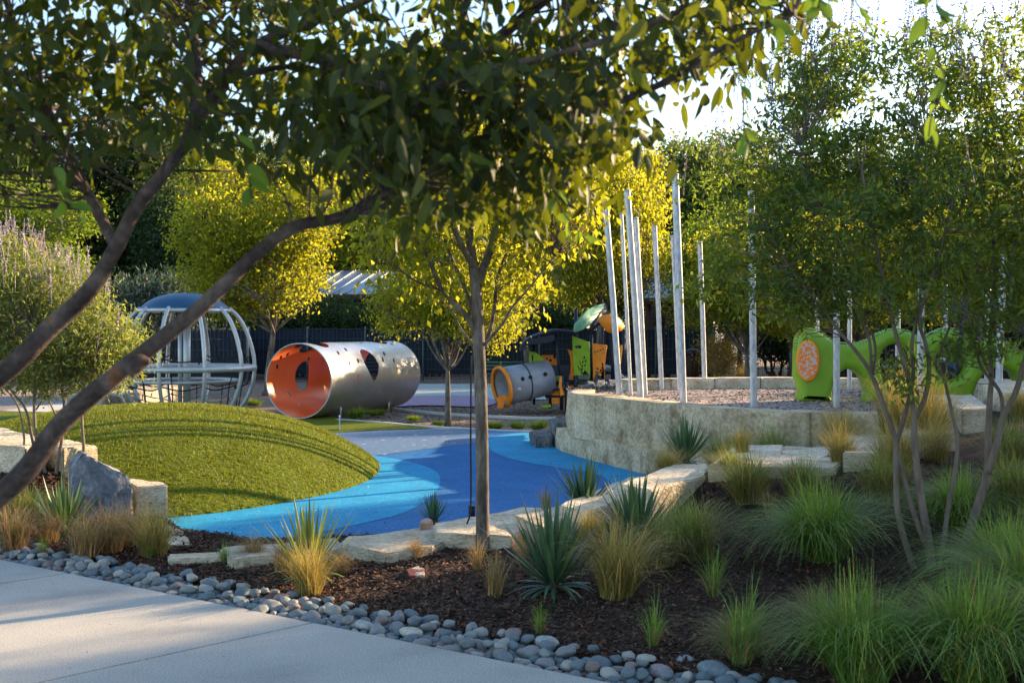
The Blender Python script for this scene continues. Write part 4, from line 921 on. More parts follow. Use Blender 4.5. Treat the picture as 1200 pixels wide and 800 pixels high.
for a in [('hedge', 352, 51, 345, 1.1, 'dark shrub at the near end of the pavilion hedge'), ('hedge', 400, 52, 338, 1.1, 'tallest dark shrub before the pavilion roof'), ('hedge', 455, 51, 342, 1.1, 'dark shrub in the middle of the hedge under the roof edge'), ('hedge', 505, 52, 350, 1.1, 'dark shrub beside the slender-trunked tree'),
          ('hedge', 590, 53, 350, 1.1, 'dark shrub behind the crawl tube'), ('hedge', 655, 55, 345, 1.1, 'dark shrub behind the dark canopy'), ('blueb', 186, 46, 312, 1.2, 'blue-green shrub just beyond the dome climber'), ('hedge', 275, 50, 345, 1.2, 'dark shrub behind the ribs of the dome climber'),
          ('hedge', 910, 50, 330, 1.2, 'dark shrub behind the thick upright pole'), ('hedge', 780, 56, 350, 1.2, 'dark shrub under the timber pavilion'), ('hedge', 985, 48, 330, 1.3, 'dark shrub above the dip in the green climber'), ('hedge', 1060, 47, 335, 1.3, 'dark shrub above the round climber opening'), ('hedge', 1150, 47, 335, 1.3, 'dark shrub above the low end of the climber'),
          ('hedge', 60, 47, 330, 1.3, 'dark shrub behind the lavender shrub crown'), ('hedge', 120, 50, 325, 1.3, 'dark shrub between the lavender shrub and the blue-green shrub')]:
    put(a[0], a[1], a[2], a[3], a[4], a[5], GH)

# --- trees outside the frame whose shadows fall across the place ---
GS = 'shade trees beside the path'
for k, (key, x, y, h, w_, lab) in enumerate([
    ('lime1', 13.5, 9.5, 8.0, 1.0, 'shade tree beside the plaza'), ('mid1', 17.5, 17.5, 8.5, 0.8, 'shade tree behind the steps'), ('lime1', 10.0, 2.5, 6.5, 1.0, 'shade tree by the path bend'),
    ('mid1', 27, 27, 9.5, 0.8, 'shade tree by the far climber end'), ('yel2', 17.2, 26.5, 6.5, 1.0, 'shade tree beyond the climber'), ('lime1', 24, 12, 8, 1.0, 'shade tree across the lawn'), ('mid1', 21, 40, 9, 0.8, 'shade tree beyond the fence corner'), ('lime1', 12.6, 20.2, 7.6, 0.62, 'high crowned shade tree beside the steps')]):
    pr = protos[key]; hh = {'lime1': 7.8, 'mid1': 10.6, 'yel2': 7.0}[key]; s = h/hh
    place(pr[0], True, (x, y, 0), lab+', green crown', s*w_, s, k*1.7, GS)

# --- slim young tree by the pebbles' bed ---
def explicit_tree(name, label, cat, org, stems, Cc, leaf, bark, per, sig, L, W, seed, big=False, droop=0.2, twr=0.006, seg=10, tw_every=1, group=None, flowers=None, up=0.5, far=True):
    """stems: list of (list of points, list of radii)"""
    rs = np.random.RandomState(seed); root = empty(name, org, label, cat, group); org = Vector(org); tb = MB(); br = []
    for pts, rad_ in stems:
        P = catmull([Vector(p)-org for p in pts], 6); rr_ = np.interp(np.linspace(0, 1, len(P)), np.linspace(0, 1, len(rad_)), rad_)
        rr_ = rr_*(1+0.07*np.array([mn.noise(Vector(p)*9) for p in P])); tb.tube(P, rr_, seg); br.append(P)
    Cl = Cc-np.array(org); twigs(tb, skel_pts(br, 0.08), Cl, rs, twr, tw_every, maxl=0.75); tb.build('trunk', bark, root, smooth=True)
    cb = MB(); cluster_leaves(cb, Cl, per, sig, L, W, rs, big, 0, droop, up); cb.build('crown', leaf, root)
    return root
D = 9.8
def S_(pts, D0, jit=None): return [A(a, b, D0+(jit[i] if jit else 0)) for i, (a, b) in enumerate(pts)]
zb = bed_z(-0.24, D)
stems = [([Vector((A(566, 640, D).x, D, zb-0.05))]+S_([(565.5, 600), (565, 520), (562, 420), (558, 340), (551, 285), (547, 230), (545, 150), (548, 60)], D), [0.064, 0.056, 0.054, 0.052, 0.047, 0.037, 0.030, 0.024, 0.017]),
         (S_([(559, 335), (568, 310), (577, 285), (583, 245), (590, 190), (602, 110)], D, [0, .05, .15, .3, .4, .5]), [0.042, 0.036, 0.032, 0.026, 0.02, 0.012]),
         (S_([(561, 400), (548, 372), (528, 352), (514, 333), (504, 308), (492, 288), (470, 262), (455, 225)], D, [0, -.05, -.1, -.2, -.3, -.4, -.5, -.6]), [0.024, 0.022, 0.020, 0.018, 0.015, 0.013, 0.01, 0.006]),
         (S_([(557, 372), (549, 350), (540, 325), (528, 300), (519, 275), (512, 240)], D, [0, .1, .2, .3, .4, .5]), [0.022, 0.020, 0.018, 0.015, 0.012, 0.008]),
         (S_([(520, 340), (500, 335), (480, 325), (462, 312), (440, 308)], D, [-.1, -.2, -.3, -.4, -.5]), [0.012, 0.01, 0.008, 0.007, 0.004]),
         (S_([(568, 408), (575, 385), (580, 355), (582, 330), (592, 300), (612, 262)], D, [0, .1, .2, .25, .3, .4]), [0.020, 0.018, 0.016, 0.015, 0.012, 0.008]),
         (S_([(567, 405), (578, 392), (590, 378), (600, 360), (622, 335), (650, 300)], D, [0, -.1, -.15, -.2, -.25, -.3]), [0.015, 0.013, 0.011, 0.01, 0.008, 0.005]),
         (S_([(563, 425), (552, 402), (540, 385), (528, 362), (515, 350)], D, [0, .1, .2, .3, .35]), [0.012, 0.010, 0.009, 0.007, 0.005]),
         (S_([(556, 315), (540, 285), (528, 255), (520, 205), (508, 150)], D, [0, -.2, -.3, -.4, -.5]), [0.028, 0.022, 0.018, 0.013, 0.01])]
rs = np.random.RandomState(21); xs = []
def Clp(px, py, D_, rx, ry, n, rd=0.5):
    c_ = A(px, py, D_); s = D_/F; d = unit(rs.randn(n, 3))*(rs.rand(n)**0.45)[:, None]; return np.array(c_)+d*np.array([rx*s, rd, ry*s])
Cc = np.concatenate([Clp(540, 150, D, 130, 120, 260, 1.0), Clp(640, 250, D, 70, 60, 110, 0.7), Clp(590, 210, D+.5, 90, 60, 90, .7), Clp(470, 250, D-.3, 65, 55, 80, 0.7), Clp(600, 330, D+.2, 40, 35, 22, .4), Clp(445, 305, D-.4, 40, 20, 7, .3), Clp(500, 330, D, 35, 25, 14, .3)])
explicit_tree('young_tree', 'slim young tree with straight grey trunk and yellow-green leaves in the mulch bed', 'tree', (A(566, 640, D).x, D, zb-0.03), stems, Cc, L_yel, M_bark, 20, 0.10, 0.068, 0.036, 22, big=False, droop=0.5)

# --- big foreground tree: limbs crossing the view, canopy overhead ---
DB = 3.5; B0 = Vector((-3.25, 3.95, 0.05))
stems = [([B0, A(-420, 760, 3.8), A(-180, 690, 3.6)]+S_([(0, 580), (75, 492), (150, 428), (235, 360), (300, 298), (345, 266), (400, 254), (450, 228), (492, 198), (520, 160), (528, 90), (545, 10), (575, -120)], DB, [0, 0, 0, 0, 0, 0, .05, .1, .15, .2, .25, .3, .4]), [0.11, 0.08, 0.055, 0.034, 0.030, 0.026, 0.0225, 0.020, 0.0185, 0.017, 0.016, 0.015, 0.014, 0.014, 0.011, 0.008]),
         ([B0, A(-380, 700, 3.9), A(-160, 550, 3.7)]+S_([(0, 440), (55, 388), (105, 340), (136, 290), (162, 240), (200, 192), (228, 148), (262, 95), (300, 55), (360, 28), (430, 0), (520, -60)], DB, [.1]*12), [0.10, 0.075, 0.052, 0.031, 0.029, 0.026, 0.0235, 0.022, 0.020, 0.0185, 0.019, 0.017, 0.015, 0.012, 0.009]),
         (S_([(150, 430), (165, 424), (176, 423)], DB-0.06), [0.035, 0.025, 0.008]),
         (S_([(512, 178), (560, 165), (630, 150), (690, 128), (745, 112), (800, 85), (862, 48), (930, 18)], DB, [.1, .1, 0, 0, 0, -.1, -.1, -.1]), [0.018, 0.016, 0.014, 0.012, 0.010, 0.009, 0.007, 0.004]),
         (S_([(300, 55), (380, 70), (440, 100), (500, 105), (560, 85), (660, 62), (760, 30), (840, -10)], DB, [.1, 0, -.1, -.2, -.2, -.2, -.2, -.2]), [0.02, 0.018, 0.016, 0.014, 0.012, 0.010, 0.008, 0.005]),
         (S_([(262, 95), (300, 84), (350, 78), (400, 88)], DB+.2), [0.012, 0.01, 0.008, 0.004]),
         (S_([(136, 290), (90, 200), (40, 90), (0, -20), (-60, -200)], DB, [.1, .3, .5, .7, .9]), [0.018, 0.016, 0.014, 0.011, 0.007]),
         (S_([(228, 148), (230, 60), (210, -60), (180, -260)], DB, [.1, .4, .7, 1.0]), [0.018, 0.014, 0.011, 0.007]),
         ([B0, Vector((-3.4, 4.4, 1.2)), Vector((-2.9, 5.0, 2.4)), Vector((-1.8, 5.3, 3.2)), Vector((-0.6, 5.3, 3.8))], [0.10, 0.07, 0.05, 0.03, 0.015]),
         ([A(528, 90, 3.7), Vector((0.3, 3.9, 3.2)), Vector((0.9, 3.6, 3.35)), Vector((1.35, 3.3, 3.2)), A(1085, -40, 3.3)], [0.02, 0.014, 0.011, 0.008, 0.005]),
         ([B0, Vector((-3.4, 3.2, 1.3)), Vector((-3.0, 2.2, 2.5)), Vector((-1.8, 1.6, 3.3)), Vector((-0.4, 1.8, 3.7))], [0.10, 0.07, 0.05, 0.03, 0.015])]
rs = np.random.RandomState(31)
lower = np.array([(-700, 330), (-100, 240), (0, 215), (60, 225), (100, 165), (130, 110), (175, 190), (215, 185), (250, 140), (275, 170), (300, 215), (340, 215), (400, 195), (450, 215), (500, 255), (560, 270), (620, 252), (680, 222), (722, 180), (745, 110), (790, 92), (830, 112), (860, 85), (900, 40), (940, 5), (980, -60), (1100, -140)], float)
def canopy(n, x0, x1, y0, d0, d1, pw=1.0):
    out = []
    while len(out) < n:
        px = x0+(x1-x0)*rs.rand(); yb = np.interp(px, lower[:, 0], lower[:, 1])-14; py = yb-(yb-y0)*rs.rand()**pw; d = d0+(d1-d0)*rs.rand(); out.append(tuple(A(px, py, d)))
    return np.array(out)
Cc = np.concatenate([canopy(340, -250, 960, -120, 3.35, 4.9), canopy(80, -150, 740, 20, 3.3, 4.3), canopy(310, -700, 900, -700, 2.8, 5.2), canopy(80, 380, 720, 60, 3.1, 3.9)])
# overhead and left mass outside the frame, thickening the shade
ov = rs.rand(420, 3)*np.array([5.2, 3.6, 1.6])+np.array([-4.4, 1.9, 3.15]); ov = ov[(ov[:, 2] > EYE+0.285*ov[:, 1])]
Cc = np.concatenate([Cc, ov])
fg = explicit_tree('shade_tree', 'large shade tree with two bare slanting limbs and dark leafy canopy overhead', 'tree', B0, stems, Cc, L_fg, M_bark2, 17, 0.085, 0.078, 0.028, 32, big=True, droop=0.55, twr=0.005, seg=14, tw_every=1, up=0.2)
# light sprigs hanging clear of the canopy (same tree)
rs = np.random.RandomState(33)
def sprig(pts, D_, n, L=0.07, W=0.036):
    mb = MB(); tb = MB(); P = catmull([A(a, b, D_)-B0 for a, b in pts], 6); tb.tube(P, [0.0022]*len(P), 5)
    for i in range(n):
        k = int((i+0.7)/n*(len(P)-1)); t = (P[min(k+1, len(P)-1)]-P[k-1]).normalized(); s = Vector((rs.randn(), rs.randn()*0.5, rs.randn()*0.4)); s = (s-t*s.dot(t)).normalized()
        d = (t*0.6+s*0.8+Vector((0, 0, -0.35))).normalized(); leafgeo(mb, np.array([tuple(P[k])]), np.array([tuple(d)]), L, W, rs, True, 0, 0.0)
    mb.build('hanging_leaves', L_fy, tb.build('twig', M_bark2, fg))
sprig([(1085, -40), (1086, 20), (1100, 70), (1107, 95), (1100, 118), (1092, 135), (1088, 160)], 3.3, 9)
sprig([(1100, -30), (1098, 10), (1112, 28)], 3.3, 4); sprig([(965, -30), (962, -4), (958, 12)], 3.2, 4); sprig([(1008, -30), (1003, 2), (1018, 15)], 3.3, 4, 0.06, 0.02); sprig([(880, -10), (900, 25), (915, 38)], 3.2, 5)
sprig([(845, 60), (868, 100), (872, 150), (878, 168)], 3.4, 7, 0.07, 0.03); sprig([(60, 190), (70, 230), (95, 250)], 3.2, 6); sprig([(275, 150), (290, 200), (296, 240)], 3.2, 6); sprig([(640, 180), (655, 240), (690, 285)], 3.3, 8)

# --- chaste trees (lavender spikes) ---
def spikes(root, P, hgt, rs, name='flower_spikes', mat=None, bead=0.012, per=26):
    """thin upright stalks ringed with tiny buds"""
    tb = MB(); Cs = []
    for p in P:
        h = hgt*(0.6+0.7*rs.rand()); d = Vector((rs.randn()*0.16, rs.randn()*0.16, 1)).normalized(); a = Vector(p); tb.tube([a-d*0.15, a+d*h], [0.003, 0.0012], 3, cap=False)
        for k in range(per): Cs.append(tuple(a+d*h*(0.12+0.88*(k//3)*3/per)+Vector(rs.randn(3)*bead*0.6*(1.1-k/per))))
    rs2 = np.random.RandomState(5); n = len(Cs); leafgeo(tb, np.array(Cs), unit(rs2.randn(n, 3)), bead*1.6, bead*1.1, rs2)
    return tb.build(name, mat or M_flow, root)
def chaste(name, label, base, stems, lobes, ncl, per, sig, seed, leaf, nsp, sph, bark=M_bark3, L=0.062, W=0.014, group=None, smat=None):
    rs_ = np.random.RandomState(seed); Cc = in_lobes(lobes, ncl, rs_, 0.8)
    root = explicit_tree(name, label, 'tree', base, stems, Cc, leaf, bark, per, sig, L, W, seed+1, droop=0.15, twr=0.0045, seg=8, group=group)
    # spikes at the upper outside of the lobes
    P = []
    lo = np.array(lobes)
    while len(P) < nsp:
        l = lo[rs_.randint(len(lo))] if rs_.rand() < 0.15 else lo[np.argsort(-lo[:, 2])[rs_.randint(max(3, len(lo)*2//5))]]; d = rs_.randn(3); d[2] = abs(d[2])*1.3; d /= np.linalg.norm(d); P.append(tuple(l[:3]+d*l[3:6]*1.0-np.array(base)))
    spikes(root, P, sph, rs_, mat=smat); return root
def lob(px, py, D_, rx, ry, rd): c_ = A(px, py, D_); s = D_/F; return (c_.x, c_.y, c_.z, rx*s, rd, ry*s)
DV = 8.4; zb1 = bed_z(A(1080, 675, DV).x, DV)
def SV_(pts, D_, rs_=random.Random(4)):
    k = rs_.uniform(-0.35, 0.35); n = len(pts); return [A(a, b, D_+k*i/n) for i, (a, b) in enumerate(pts)]
b1 = A(1085, 678, DV); b1.z = zb1-0.03
st1 = [(SV_([(1076, 680), (1064, 645), (1052, 600), (1050, 540), (1049, 515), (1037, 480), (1022, 440), (1006, 415), (985, 390), (962, 360), (930, 320), (900, 270)], DV), [0.026, 0.024, 0.022, 0.021, 0.02, 0.018, 0.016, 0.014, 0.012, 0.010, 0.008, 0.005]),
       (SV_([(1092, 678), (1089, 640), (1082, 600), (1076, 560), (1072, 520), (1071, 490), (1067, 455), (1058, 420), (1052, 400), (1040, 350), (1025, 280), (1010, 200)], DV), [0.034, 0.032, 0.028, 0.026, 0.024, 0.020, 0.018, 0.016, 0.015, 0.012, 0.01, 0.006]),
       (SV_([(1090, 650), (1074, 610), (1062, 570), (1052, 530)], DV), [0.022, 0.02, 0.018, 0.015]),
       (SV_([(1050, 520), (1062, 480), (1070, 440), (1069, 400), (1078, 350), (1080, 260), (1085, 170)], DV), [0.018, 0.016, 0.014, 0.012, 0.01, 0.008, 0.005]),
       (SV_([(1072, 490), (1084, 465), (1089, 430), (1084, 400), (1078, 370), (1100, 300), (1120, 220)], DV), [0.02, 0.018, 0.016, 0.014, 0.012, 0.01, 0.006]),
       (SV_([(1022, 440), (1018, 395), (1005, 370), (1000, 350), (990, 300), (960, 240), (940, 170)], DV), [0.012, 0.011, 0.01, 0.009, 0.008, 0.006, 0.004]),
       (SV_([(1022, 440), (1026, 410), (1020, 385), (1010, 365), (1000, 340)], DV), [0.012, 0.011, 0.01, 0.008, 0.005]),
       (SV_([(1098, 678), (1106, 630), (1112, 590), (1120, 545), (1122, 515), (1115, 480), (1108, 450), (1100, 420), (1118, 370)], DV), [0.018, 0.017, 0.016, 0.015, 0.014, 0.012, 0.011, 0.01, 0.007])]
lb1 = [lob(905, 300, 8.6, 75, 62, 0.55), lob(935, 345, 8.4, 70, 42, 0.45), lob(990, 230, 8.4, 100, 90, 0.75), lob(1040, 325, 8.3, 80, 60, 0.6), lob(930, 190, 8.7, 85, 70, 0.6), lob(1030, 105, 8.5, 95, 80, 0.65), lob(960, 70, 8.7, 60, 45, 0.4), lob(860, 210, 8.9, 60, 60, 0.45), lob(1090, 230, 8.3, 80, 90, 0.6), lob(920, 110, 8.8, 65, 55, 0.45), lob(1065, 440, 8.2, 35, 28, 0.3), lob(845, 320, 8.8, 45, 40, 0.35)]
GV = 'multi-stemmed chaste trees in the planting bed'
chaste('chaste_tree', 'airy multi-stemmed chaste tree with bare crossing stems in front of the green climber', b1, st1, lb1, 720, 23, 0.056, 51, L_vit, 110, 0.30, L=0.07, W=0.022, group=GV)
b2 = A(1126, 676, DV+0.1); b2.z = bed_z(b2.x, b2.y)-0.03
st2 = [(SV_([(1123, 680), (1131, 640), (1143, 600), (1157, 555), (1158, 510), (1160, 465), (1162, 440), (1160, 400), (1166, 330), (1160, 240)], DV+0.1), [0.036, 0.033, 0.030, 0.027, 0.024, 0.02, 0.018, 0.015, 0.012, 0.008]),
       (SV_([(1157, 555), (1168, 520), (1175, 490), (1190, 460), (1200, 425), (1215, 370), (1230, 290)], DV+0.1), [0.026, 0.024, 0.022, 0.02, 0.017, 0.013, 0.008]),
       (SV_([(1175, 490), (1172, 460), (1150, 430), (1142, 405), (1120, 370)], DV+0.1), [0.015, 0.013, 0.012, 0.01, 0.006]),
       (SV_([(1162, 440), (1150, 415), (1146, 400), (1130, 360)], DV+0.1), [0.012, 0.011, 0.01, 0.007])]
lb2 = [lob(1150, 330, 8.6, 75, 75, 0.6), lob(1190, 220, 8.6, 90, 90, 0.7), lob(1130, 150, 8.8, 70, 70, 0.55), lob(1200, 95, 8.8, 80, 80, 0.6), lob(1120, 70, 8.8, 60, 55, 0.5), lob(1230, 370, 8.4, 70, 60, 0.6), lob(1150, 405, 8.3, 40, 22, 0.25), lob(1260, 250, 8.5, 90, 100, 0.7), lob(1120, 415, 8.2, 30, 25, 0.25)]
chaste('chaste_tree', 'chaste tree with thick leaning stem at the picture edge above the green grasses', b2, st2, lb2, 560, 23, 0.056, 61, L_vit, 90, 0.30, L=0.07, W=0.022, group=GV)
# left one, pale and spiky, behind the boulder
DLv = 12.0; b3 = A(85, 565, DLv); b3.z = bed_z(b3.x, b3.y)-0.03
def SL(pts): return SV_(pts, DLv)
st3 = [(SL([(52, 575), (45, 545), (38, 515), (30, 480), (15, 460), (0, 440)]), [0.022, 0.02, 0.016, 0.013, 0.010, 0.006]), (SL([(58, 575), (50, 540), (42, 510), (40, 470), (42, 440), (50, 400)]), [0.022, 0.02, 0.018, 0.015, 0.012, 0.008]),
       (SL([(62, 580), (68, 540), (73, 510), (75, 475), (72, 440), (80, 390)]), [0.02, 0.018, 0.015, 0.013, 0.01, 0.006]), (SL([(75, 580), (90, 555), (98, 530), (96, 490), (100, 450), (115, 410)]), [0.02, 0.018, 0.016, 0.014, 0.01, 0.006]),
       (SL([(60, 580), (30, 540), (28, 510), (18, 470), (-20, 430)]), [0.015, 0.013, 0.011, 0.009, 0.005]), (SL([(42, 480), (55, 460), (60, 430)]), [0.01, 0.008, 0.005]), (SL([(73, 500), (60, 475), (52, 450)]), [0.01, 0.008, 0.005])]
lb3 = [lob(30, 400, 12, 80, 55, 0.7), lob(100, 400, 12, 65, 50, 0.6), lob(20, 335, 12.1, 70, 45, 0.6), lob(-50, 380, 12, 70, 60, 0.7), lob(130, 420, 11.9, 45, 35, 0.4), lob(80, 350, 12.2, 50, 35, 0.5), lob(70, 440, 12, 60, 20, 0.4), lob(0, 300, 12.2, 45, 25, 0.4)]
chaste('chaste_tree', 'pale spiky chaste shrub with lavender tips rising behind the grey boulder', b3, st3, lb3, 1100, 24, 0.085, 71, L_vit2, 150, 0.24, L=0.075, W=0.017, group=None, smat=leafmat('pale_lavender_flower', (0.30, 0.26, 0.32), (0.52, 0.44, 0.50), (0.45, 0.38, 0.40), 0.35))

# --- ornamental grasses ---
def blades(mb, n, h, spread, wd, rs, curve=1.0, seg=5, m=0, base_r=0.05, stiff=0.5, lean=(0, 0)):
    az = rs.rand(n)*2*np.pi; hh = h*(0.45+0.6*rs.rand(n)); out = spread*(rs.rand(n)**0.7)*(0.4+0.6*hh/h)
    br = base_r*np.sqrt(rs.rand(n)); ba = rs.rand(n)*2*np.pi; B = np.stack([br*np.cos(ba), br*np.sin(ba), 0*br], 1)
    dr = np.stack([np.cos(az), np.sin(az), 0*az], 1); sd_ = np.stack([-np.sin(az), np.cos(az), 0*az], 1)
    wob = rs.randn(n)*0.12; V = []
    for k in range(seg+1):
        t = k/seg; f_ = np.clip(out/spread, 0, 1); ox_ = out*(t**(1.0+stiff*(1-f_))); oz = hh*(t*(1+0.8*f_)-(0.8*f_+0.55*f_*curve)*t*t)
        c_ = B+dr*ox_[:, None]+sd_*(wob*out*t*t)[:, None]; c_[:, 2] = oz; c_[:, 0] += lean[0]*t*t*hh; c_[:, 1] += lean[1]*t*t*hh
        w_ = wd*(1-0.85*t)*0.5
        V += [c_-sd_*w_, c_+sd_*w_]
    V = np.stack(V, 1); K = 2*(seg+1); b = np.arange(n)[:, None]*K; Q = np.concatenate([b+np.array([[2*k, 2*k+1, 2*k+3, 2*k+2]]) for k in range(seg)])
    mb.add(V.reshape(-1, 3), Q, None, m)
B_tan = leafmat('tan_blade', (0.22, 0.14, 0.065), (0.46, 0.33, 0.17), (0.50, 0.32, 0.12), 0.35, rough=0.7)
B_oli = leafmat('olive_blade', (0.10, 0.11, 0.025), (0.36, 0.33, 0.12), (0.34, 0.32, 0.06), 0.38, rough=0.6)
B_grn = leafmat('green_blade', (0.04, 0.10, 0.02), (0.20, 0.34, 0.07), (0.36, 0.56, 0.06), 0.42, rough=0.55)
B_gol = leafmat('golden_blade', (0.24, 0.19, 0.06), (0.48, 0.38, 0.14), (0.62, 0.48, 0.10), 0.42, rough=0.6)
B_lim = leafmat('lime_blade', (0.10, 0.17, 0.015), (0.22, 0.30, 0.03), (0.42, 0.50, 0.03), 0.4)
Y_blu = leafmat('yucca_blade', (0.035, 0.085, 0.055), (0.075, 0.15, 0.09), (0.18, 0.30, 0.05), 0.25, rough=0.42, spec=0.5)
Y_yel = leafmat('striped_yucca_blade', (0.10, 0.16, 0.03), (0.26, 0.33, 0.09), (0.40, 0.45, 0.06), 0.3, rough=0.42, spec=0.5)
gp = {}
def grass_proto(key, mats, spec_):
    lst = []
    for s in range(3):
        rs_ = np.random.RandomState(hash(key) % 1000+s if False else sum(map(ord, key))+s*7); mb = MB()
        for (n, h, sp, w_, cv, m_, br_, st_) in spec_: blades(mb, n, h, sp, w_, rs_, cv, 6, m_, br_, st_)
        o = mb.build('grass_blades', mats, None); me = o.data; bpy.data.objects.remove(o); lst.append(me)
    gp[key] = lst
grass_proto('tan', [B_tan, B_oli], [(380, 0.50, 0.44, 0.0055, 1.0, 0, 0.10, 0.45), (110, 0.42, 0.36, 0.005, 0.6, 1, 0.04, 0.5)])
grass_proto('gold', [B_gol, B_oli], [(560, 0.76, 0.62, 0.006, 1.1, 0, 0.12, 0.45), (260, 0.60, 0.6, 0.006, 1.0, 1, 0.12, 0.6)])
grass_proto('olive', [B_oli, B_grn, B_tan], [(600, 0.66, 0.74, 0.0065, 1.3, 0, 0.14, 0.35), (280, 0.66, 0.6, 0.006, 1.2, 1, 0.09, 0.4), (150, 0.6, 0.7, 0.005, 1.3, 2, 0.06, 0.4)])
grass_proto('green', [B_grn, B_oli, B_tan], [(1500, 0.66, 0.82, 0.0075, 1.5, 0, 0.12, 0.30), (260, 0.7, 0.8, 0.006, 1.4, 1, 0.11, 0.35), (90, 0.5, 0.9, 0.0045, 1.5, 2, 0.09, 0.2)])
grass_proto('thin', [B_grn, B_tan], [(75, 0.48, 0.32, 0.0065, 0.9, 0, 0.04, 0.6), (80, 0.3, 0.3, 0.005, 1.2, 1, 0.03, 0.4)])
grass_proto('wisp', [B_tan, B_oli], [(130, 0.42, 0.30, 0.004, 1.0, 0, 0.05, 0.5), (40, 0.4, 0.25, 0.004, 0.9, 1, 0.04, 0.5)])
def gr(key, px, py, D_, sc, label, sz=1.0, z=None, i=[0]):
    x = (px-600)/F*D_; z = bed_z(x, D_) if z is None else z; i[0] += 1
    o = bpy.data.objects.new('grass_clump', gp[key][i[0] % 3]); C.objects.link(o); o.location = (x, D_, z-0.005); o.rotation_euler = (0, 0, i[0]*1.3); sc *= 1.12; o.scale = (sc, sc, sc*sz); o.rotation_euler = (0.10*math.sin(i[0]*2.1), 0.12*math.sin(i[0]*3.7), i[0]*1.3)
    return tag(o, label, 'ornamental grass', 'ornamental grass clumps')
def bedD(px, py):   # distance at which the bed is met in direction px, py
    D_ = 5.0
    while D_ < 20:
        x = (px-600)/F*D_; z = bed_z(x, D_)
        if EYE-(py-HOR)/F*D_ <= z: return D_
        D_ += 0.02
    return 12
def g2(key, px, py, sc, label, sz=1.0): return gr(key, px, py, bedD(px, py), sc, label, sz)
# tan row at the left, before the boulder
g2('tan', 15, 645, 0.95, 'pale feathery tan grass clump nearest the picture corner beside the pebbles')
g2('tan', 58, 638, 0.75, 'small rust-tan grass clump under the dark yucca')
g2('tan', 98, 655, 0.9, 'tan grass clump leaning over the pebble edge')
g2('tan', 128, 648, 0.95, 'buff grass clump in front of the grey boulder')
g2('tan', 150, 640, 0.9, 'buff grass clump between boulder and small square block')
g2('gold', 180, 652, 0.72, 'light straw grass clump by the rounded stone edging')
g2('thin', 50, 652, 0.45, 'tiny yellow-green grass tuft at the pebbles')
g2('thin', 174, 656, 0.4, 'tiny tan tuft at the near side of the straw clump')
g2('olive', 30, 610, 0.6, 'yellow-green soft clump behind the tan grasses')
g2('olive', 66, 612, 0.5, 'soft green clump beside the dark yucca base')
g2('thin', 264, 662, 0.5, 'small fresh green tuft by the thin pale slab')
g2('tan', 298, 658, 0.55, 'small tan tuft before the long flat slab')
g2('gold', 362, 697, 0.62, 'straw-gold grass clump at the foot of the striped yucca')
g2('tan', 332, 670, 0.6, 'brown wiry tuft beside the striped yucca')
g2('tan', 402, 672, 0.38, 'small rounded brown tuft beyond the straw-gold clump')
g2('tan', 487, 655, 0.4, 'low tan tuft leaning against the wide flat slab')
g2('wisp', 580, 697, 0.95, 'wispy tan grass with long seed stalks near the slim trunk')
g2('thin', 632, 744, 0.5, 'small yellow-green tuft at the pebbles below the big yucca')
g2('gold', 722, 698, 0.85, 'tall tan grass clump beside the big blue-green yucca')
g2('olive', 815, 655, 0.85, 'olive spreading grass clump in the middle of the bed')
g2('olive', 790, 640, 0.6, 'olive grass clump tucked behind the tall tan clump')
g2('thin', 836, 700, 0.85, 'thin green grass tuft on the bare mulch')
g2('thin', 765, 758, 0.75, 'thin green tuft with brown base at the pebble edge')
g2('thin', 868, 780, 1.15, 'loose green grass clump at the pebble edge')
g2('olive', 868, 770, 0.5, 'short green grass at the base of the loose clump')
g2('green', 968, 655, 1.02, 'large fountain-like green grass mound in the middle of the slope')
g2('gold', 985, 545, 0.62, 'golden backlit grass clump between the broad block and the square-cut block')
g2('gold', 1050, 560, 0.85, 'tall golden grass clump behind the chaste tree stems')
g2('olive', 1035, 590, 0.8, 'olive grass clump behind the bare stems')
g2('gold', 1095, 540, 0.7, 'golden-green grass clump in front of the tall deep block')
g2('olive', 880, 590, 0.85, 'olive grass clump spilling before the broad sunlit block')
g2('olive', 935, 585, 0.7, 'brown-green grass clump before the half shaded block')
g2('green', 1120, 620, 0.8, 'green grass clump between the two chaste trees')
g2('olive', 1180, 545, 0.85, 'brown grass clump under the top stone block')
g2('gold', 1195, 490, 0.6, 'golden grass tuft beside the highest stone block')
g2('olive', 1190, 600, 0.9, 'shaded brown-green clump behind the thick leaning stem')
g2('green', 1010, 800, 0.95, 'large low green grass clump near the pebbles')
g2('green', 1135, 800, 1.0, 'big green grass clump in the picture corner')
g2('green', 1215, 730, 1.0, 'green grass clump cut by the picture edge')
g2('green', 1260, 790, 1.0, 'green grass clump outermost at the picture corner')
g2('green', 1180, 690, 0.85, 'green grass clump beside the foot of the thick leaning stem')
g2('thin', 1100, 760, 1.0, 'upright thin green tuft between the two large green clumps')
g2('olive', 960, 745, 0.55, 'thin brown-green clump before the bare mulch hollow')
g2('wisp', 905, 610, 0.8, 'wispy tan clump between the olive clump and the green mound')
g2('olive', 855, 560, 0.55, 'olive tuft against the pointed cream block')
g2('gold', 870, 532, 0.45, 'golden tuft between the plaza wall and the broad block')
gr('gold', 1052, 0, 12.9, 1.25, 'tallest golden grass clump glowing between the stems before the climber', 1.15, 0.70)
gr('gold', 1085, 0, 12.5, 1.1, 'tall golden clump beside the tall deep block', 1.1, 0.72)
gr('gold', 984, 0, 13.1, 1.0, 'golden clump rising against the end of the plaza wall', 1.1, 0.50)
gr('olive', 905, 0, 13.6, 0.9, 'olive clump at the foot of the plaza wall behind the broad block', 1.0, 0.40)
